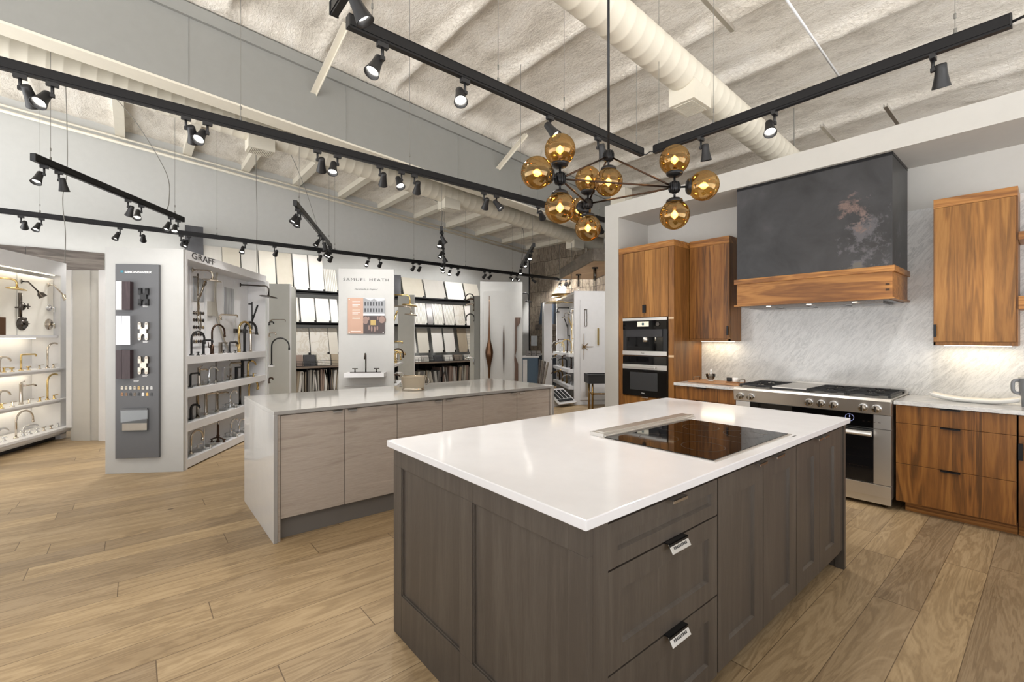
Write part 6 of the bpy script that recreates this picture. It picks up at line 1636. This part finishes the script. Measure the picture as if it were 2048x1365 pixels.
for s_ in (-.3, .35):
    m = MB(); p_ = c+e1*(L1*.5*s_*1.5)+Vector((0,0,.26)); m.cyl(p_, (p_.x, p_.y, zroof(p_.y)-.05), .012, n=8); m.build('hanger', M['steel'], t)
for (px, py, yb_) in ((1157, 549, 582), (1190, 535, 582)):
    p_ = pz(px, py, 3.0); zb_ = 2.2
    o = thing('pendant_fixture', 'slim steel rod fixture hanging under the timber canopy, %s one' % ('left' if px < 1170 else 'right'), 'pendant', p_)
    m = MB(); m.cyl(p_, p_+Vector((0,0,-.03)), .07, n=16); m.build('canopy_plate', M['gunmetal'], o)
    m = MB()
    for a_ in (-.035, 0, .035): m.cyl(p_+Rv*a_, (p_+Rv*a_).xyz - Vector((0,0,.75)), .006, n=6)
    m.cyl(p_+Vector((0,0,-.03)), p_+Vector((0,0,-.3)), .018, n=8); m.build('rod', M['gunmetal'], o)
# round gold ring light
q = pd(1131, 592, 10.6); t = thing('ring_pendant', 'round brass ring light glowing above the far shelves', 'pendant', q)
m = MB(); m.lathe([(.30,-.03),(.33,-.03),(.33,.03),(.30,.03),(.30,-.03)], q, n=36, cap=False); m.build('ring', M['brass'], t)
m = MB(); m.lathe([(.29,-.032),(.325,-.034),(.325,-.031),(.29,-.029)], q, n=36, cap=False); m.build('diffuser', M['led'], t)
m = MB(); m.cyl(q+Vector((.2,0,.03)), (q.x+.2,q.y,zroof(q.y)-.9), .004, n=5); m.cyl(q-Vector((.2,0,-.03)), (q.x-.2,q.y,zroof(q.y)-.9), .004, n=5); m.build('cable', M['rubber'], t)
# blue cabinet
q0 = pd(1046, 676.5, 10.8); U12 = Unit((q0.x, q0.y, 0), YAW+.06)
xr, _ = U12.aty(1076, 700, 0); _, zt = U12.aty(1060, 713, 0)
t = U12.thing('blue_cabinet', 'blue-grey cabinet with a white top beyond the door pull panel', 'cabinet')
L_(MB().box(-.1, xr, 0, .5, 0, zt-.03), 'carcass', M['navy']); L_(MB().box(-.12, xr+.02, -.02, .52, zt-.03, zt), 'top', M['white_lam'])
xq, _ = U12.aty(1056, 700, 0); L_(MB().box(xq, xr-.03, -.015, 0, .12, zt-.06), 'door', M['navy']); 
L_(MB().box(xq-.12, xq-.02, -.012, 0, .25, zt-.08), 'sample_strip', M['white_lam'], 'white tile strips'); L_(MB().box(-.08,xr,-.013,-.001,0,.12), 'kick', M['navyd'])
o = U12.thing('sample_boxes', 'glassy stack of small tile samples on the blue cabinet', 'tile sample')
m = MB(); 
for i in range(3):
    for j in range(2): m.box(xr*.25+i*.12, xr*.25+i*.12+.10, .05, .2, zt+.002+j*.065, zt+.06+j*.065)
m.build('sample', TL['darkm'], o, world=False)
# dark stone hood shape & sample boards near the stone wall
q0 = pY(1080, 676.5, YE-.25); 
t = thing('navy_hood', 'dark navy tapered hood against the stone wall', 'range hood', (q0.x, YE-.3, 1.7))
za = pY(1095, 607, YE-.2).z; zb_ = pY(1095, 650, YE-.2).z; x0_ = pY(1082, 640, YE-.4).x; x1_ = pY(1112, 640, YE-.4).x
m = MB(); m.prism([(x0_+.12, za),(x1_, za),(x1_, zb_),(x0_, zb_)], YE-.5, YE-.02, 'y'); m.build('cowl', M['navyd'], t)
m = MB(); m.box(x0_-.1, x1_, YE-.55, YE-.02, zb_-.16, zb_); m.build('mantel', M['brownplank'], t, 'rough wood mantel')
t = thing('navy_counter', 'dark navy base cabinet below the tapered hood', 'cabinet', (q0.x, YE-.3, 0))
m = MB(); m.box(x0_-.1, x1_, YE-.62, YE-.02, 0, .90); m.build('carcass', M['navyd'], t); m = MB(); m.box(x0_-.1, x1_, YE-.64, YE-.02, .9, .93); m.build('top', M['white_lam'], t)
a_ = pY(1068, 682, YE-.03); o = MB().box(a_.x-.13, a_.x+.13, YE-.04, YE-.002, a_.z-.16, a_.z+.16).build('wall_sign', tile('sign_print', '#e8eaec', '#a9b4c0', mode='vert')); tag(o, 'small pale framed sign on the stone wall', 'sign')
for k in range(4):
    q = pz(1080+k*3, 765, .55); o = MB().obox((0,0,.45),(.012,0,0),(0,.14,0),(.03+.02*k,0,.44)).build('leaning_plank', [M['brownplank'], M['rustic'], M['brownplank'], M['rustic']][k]); o.location = (pd(1077+k*3.4,676.5,10.4-k*.32).x, pd(1077+k*3.4,676.5,10.4-k*.32).y, .01); o.rotation_euler = (0,0,YAW)
    tag(o, '%s floor sample board leaning right of the blue cabinet' % ('brown','grey','dark brown','weathered grey')[k], 'sample board', 'floor samples by the blue cabinet')
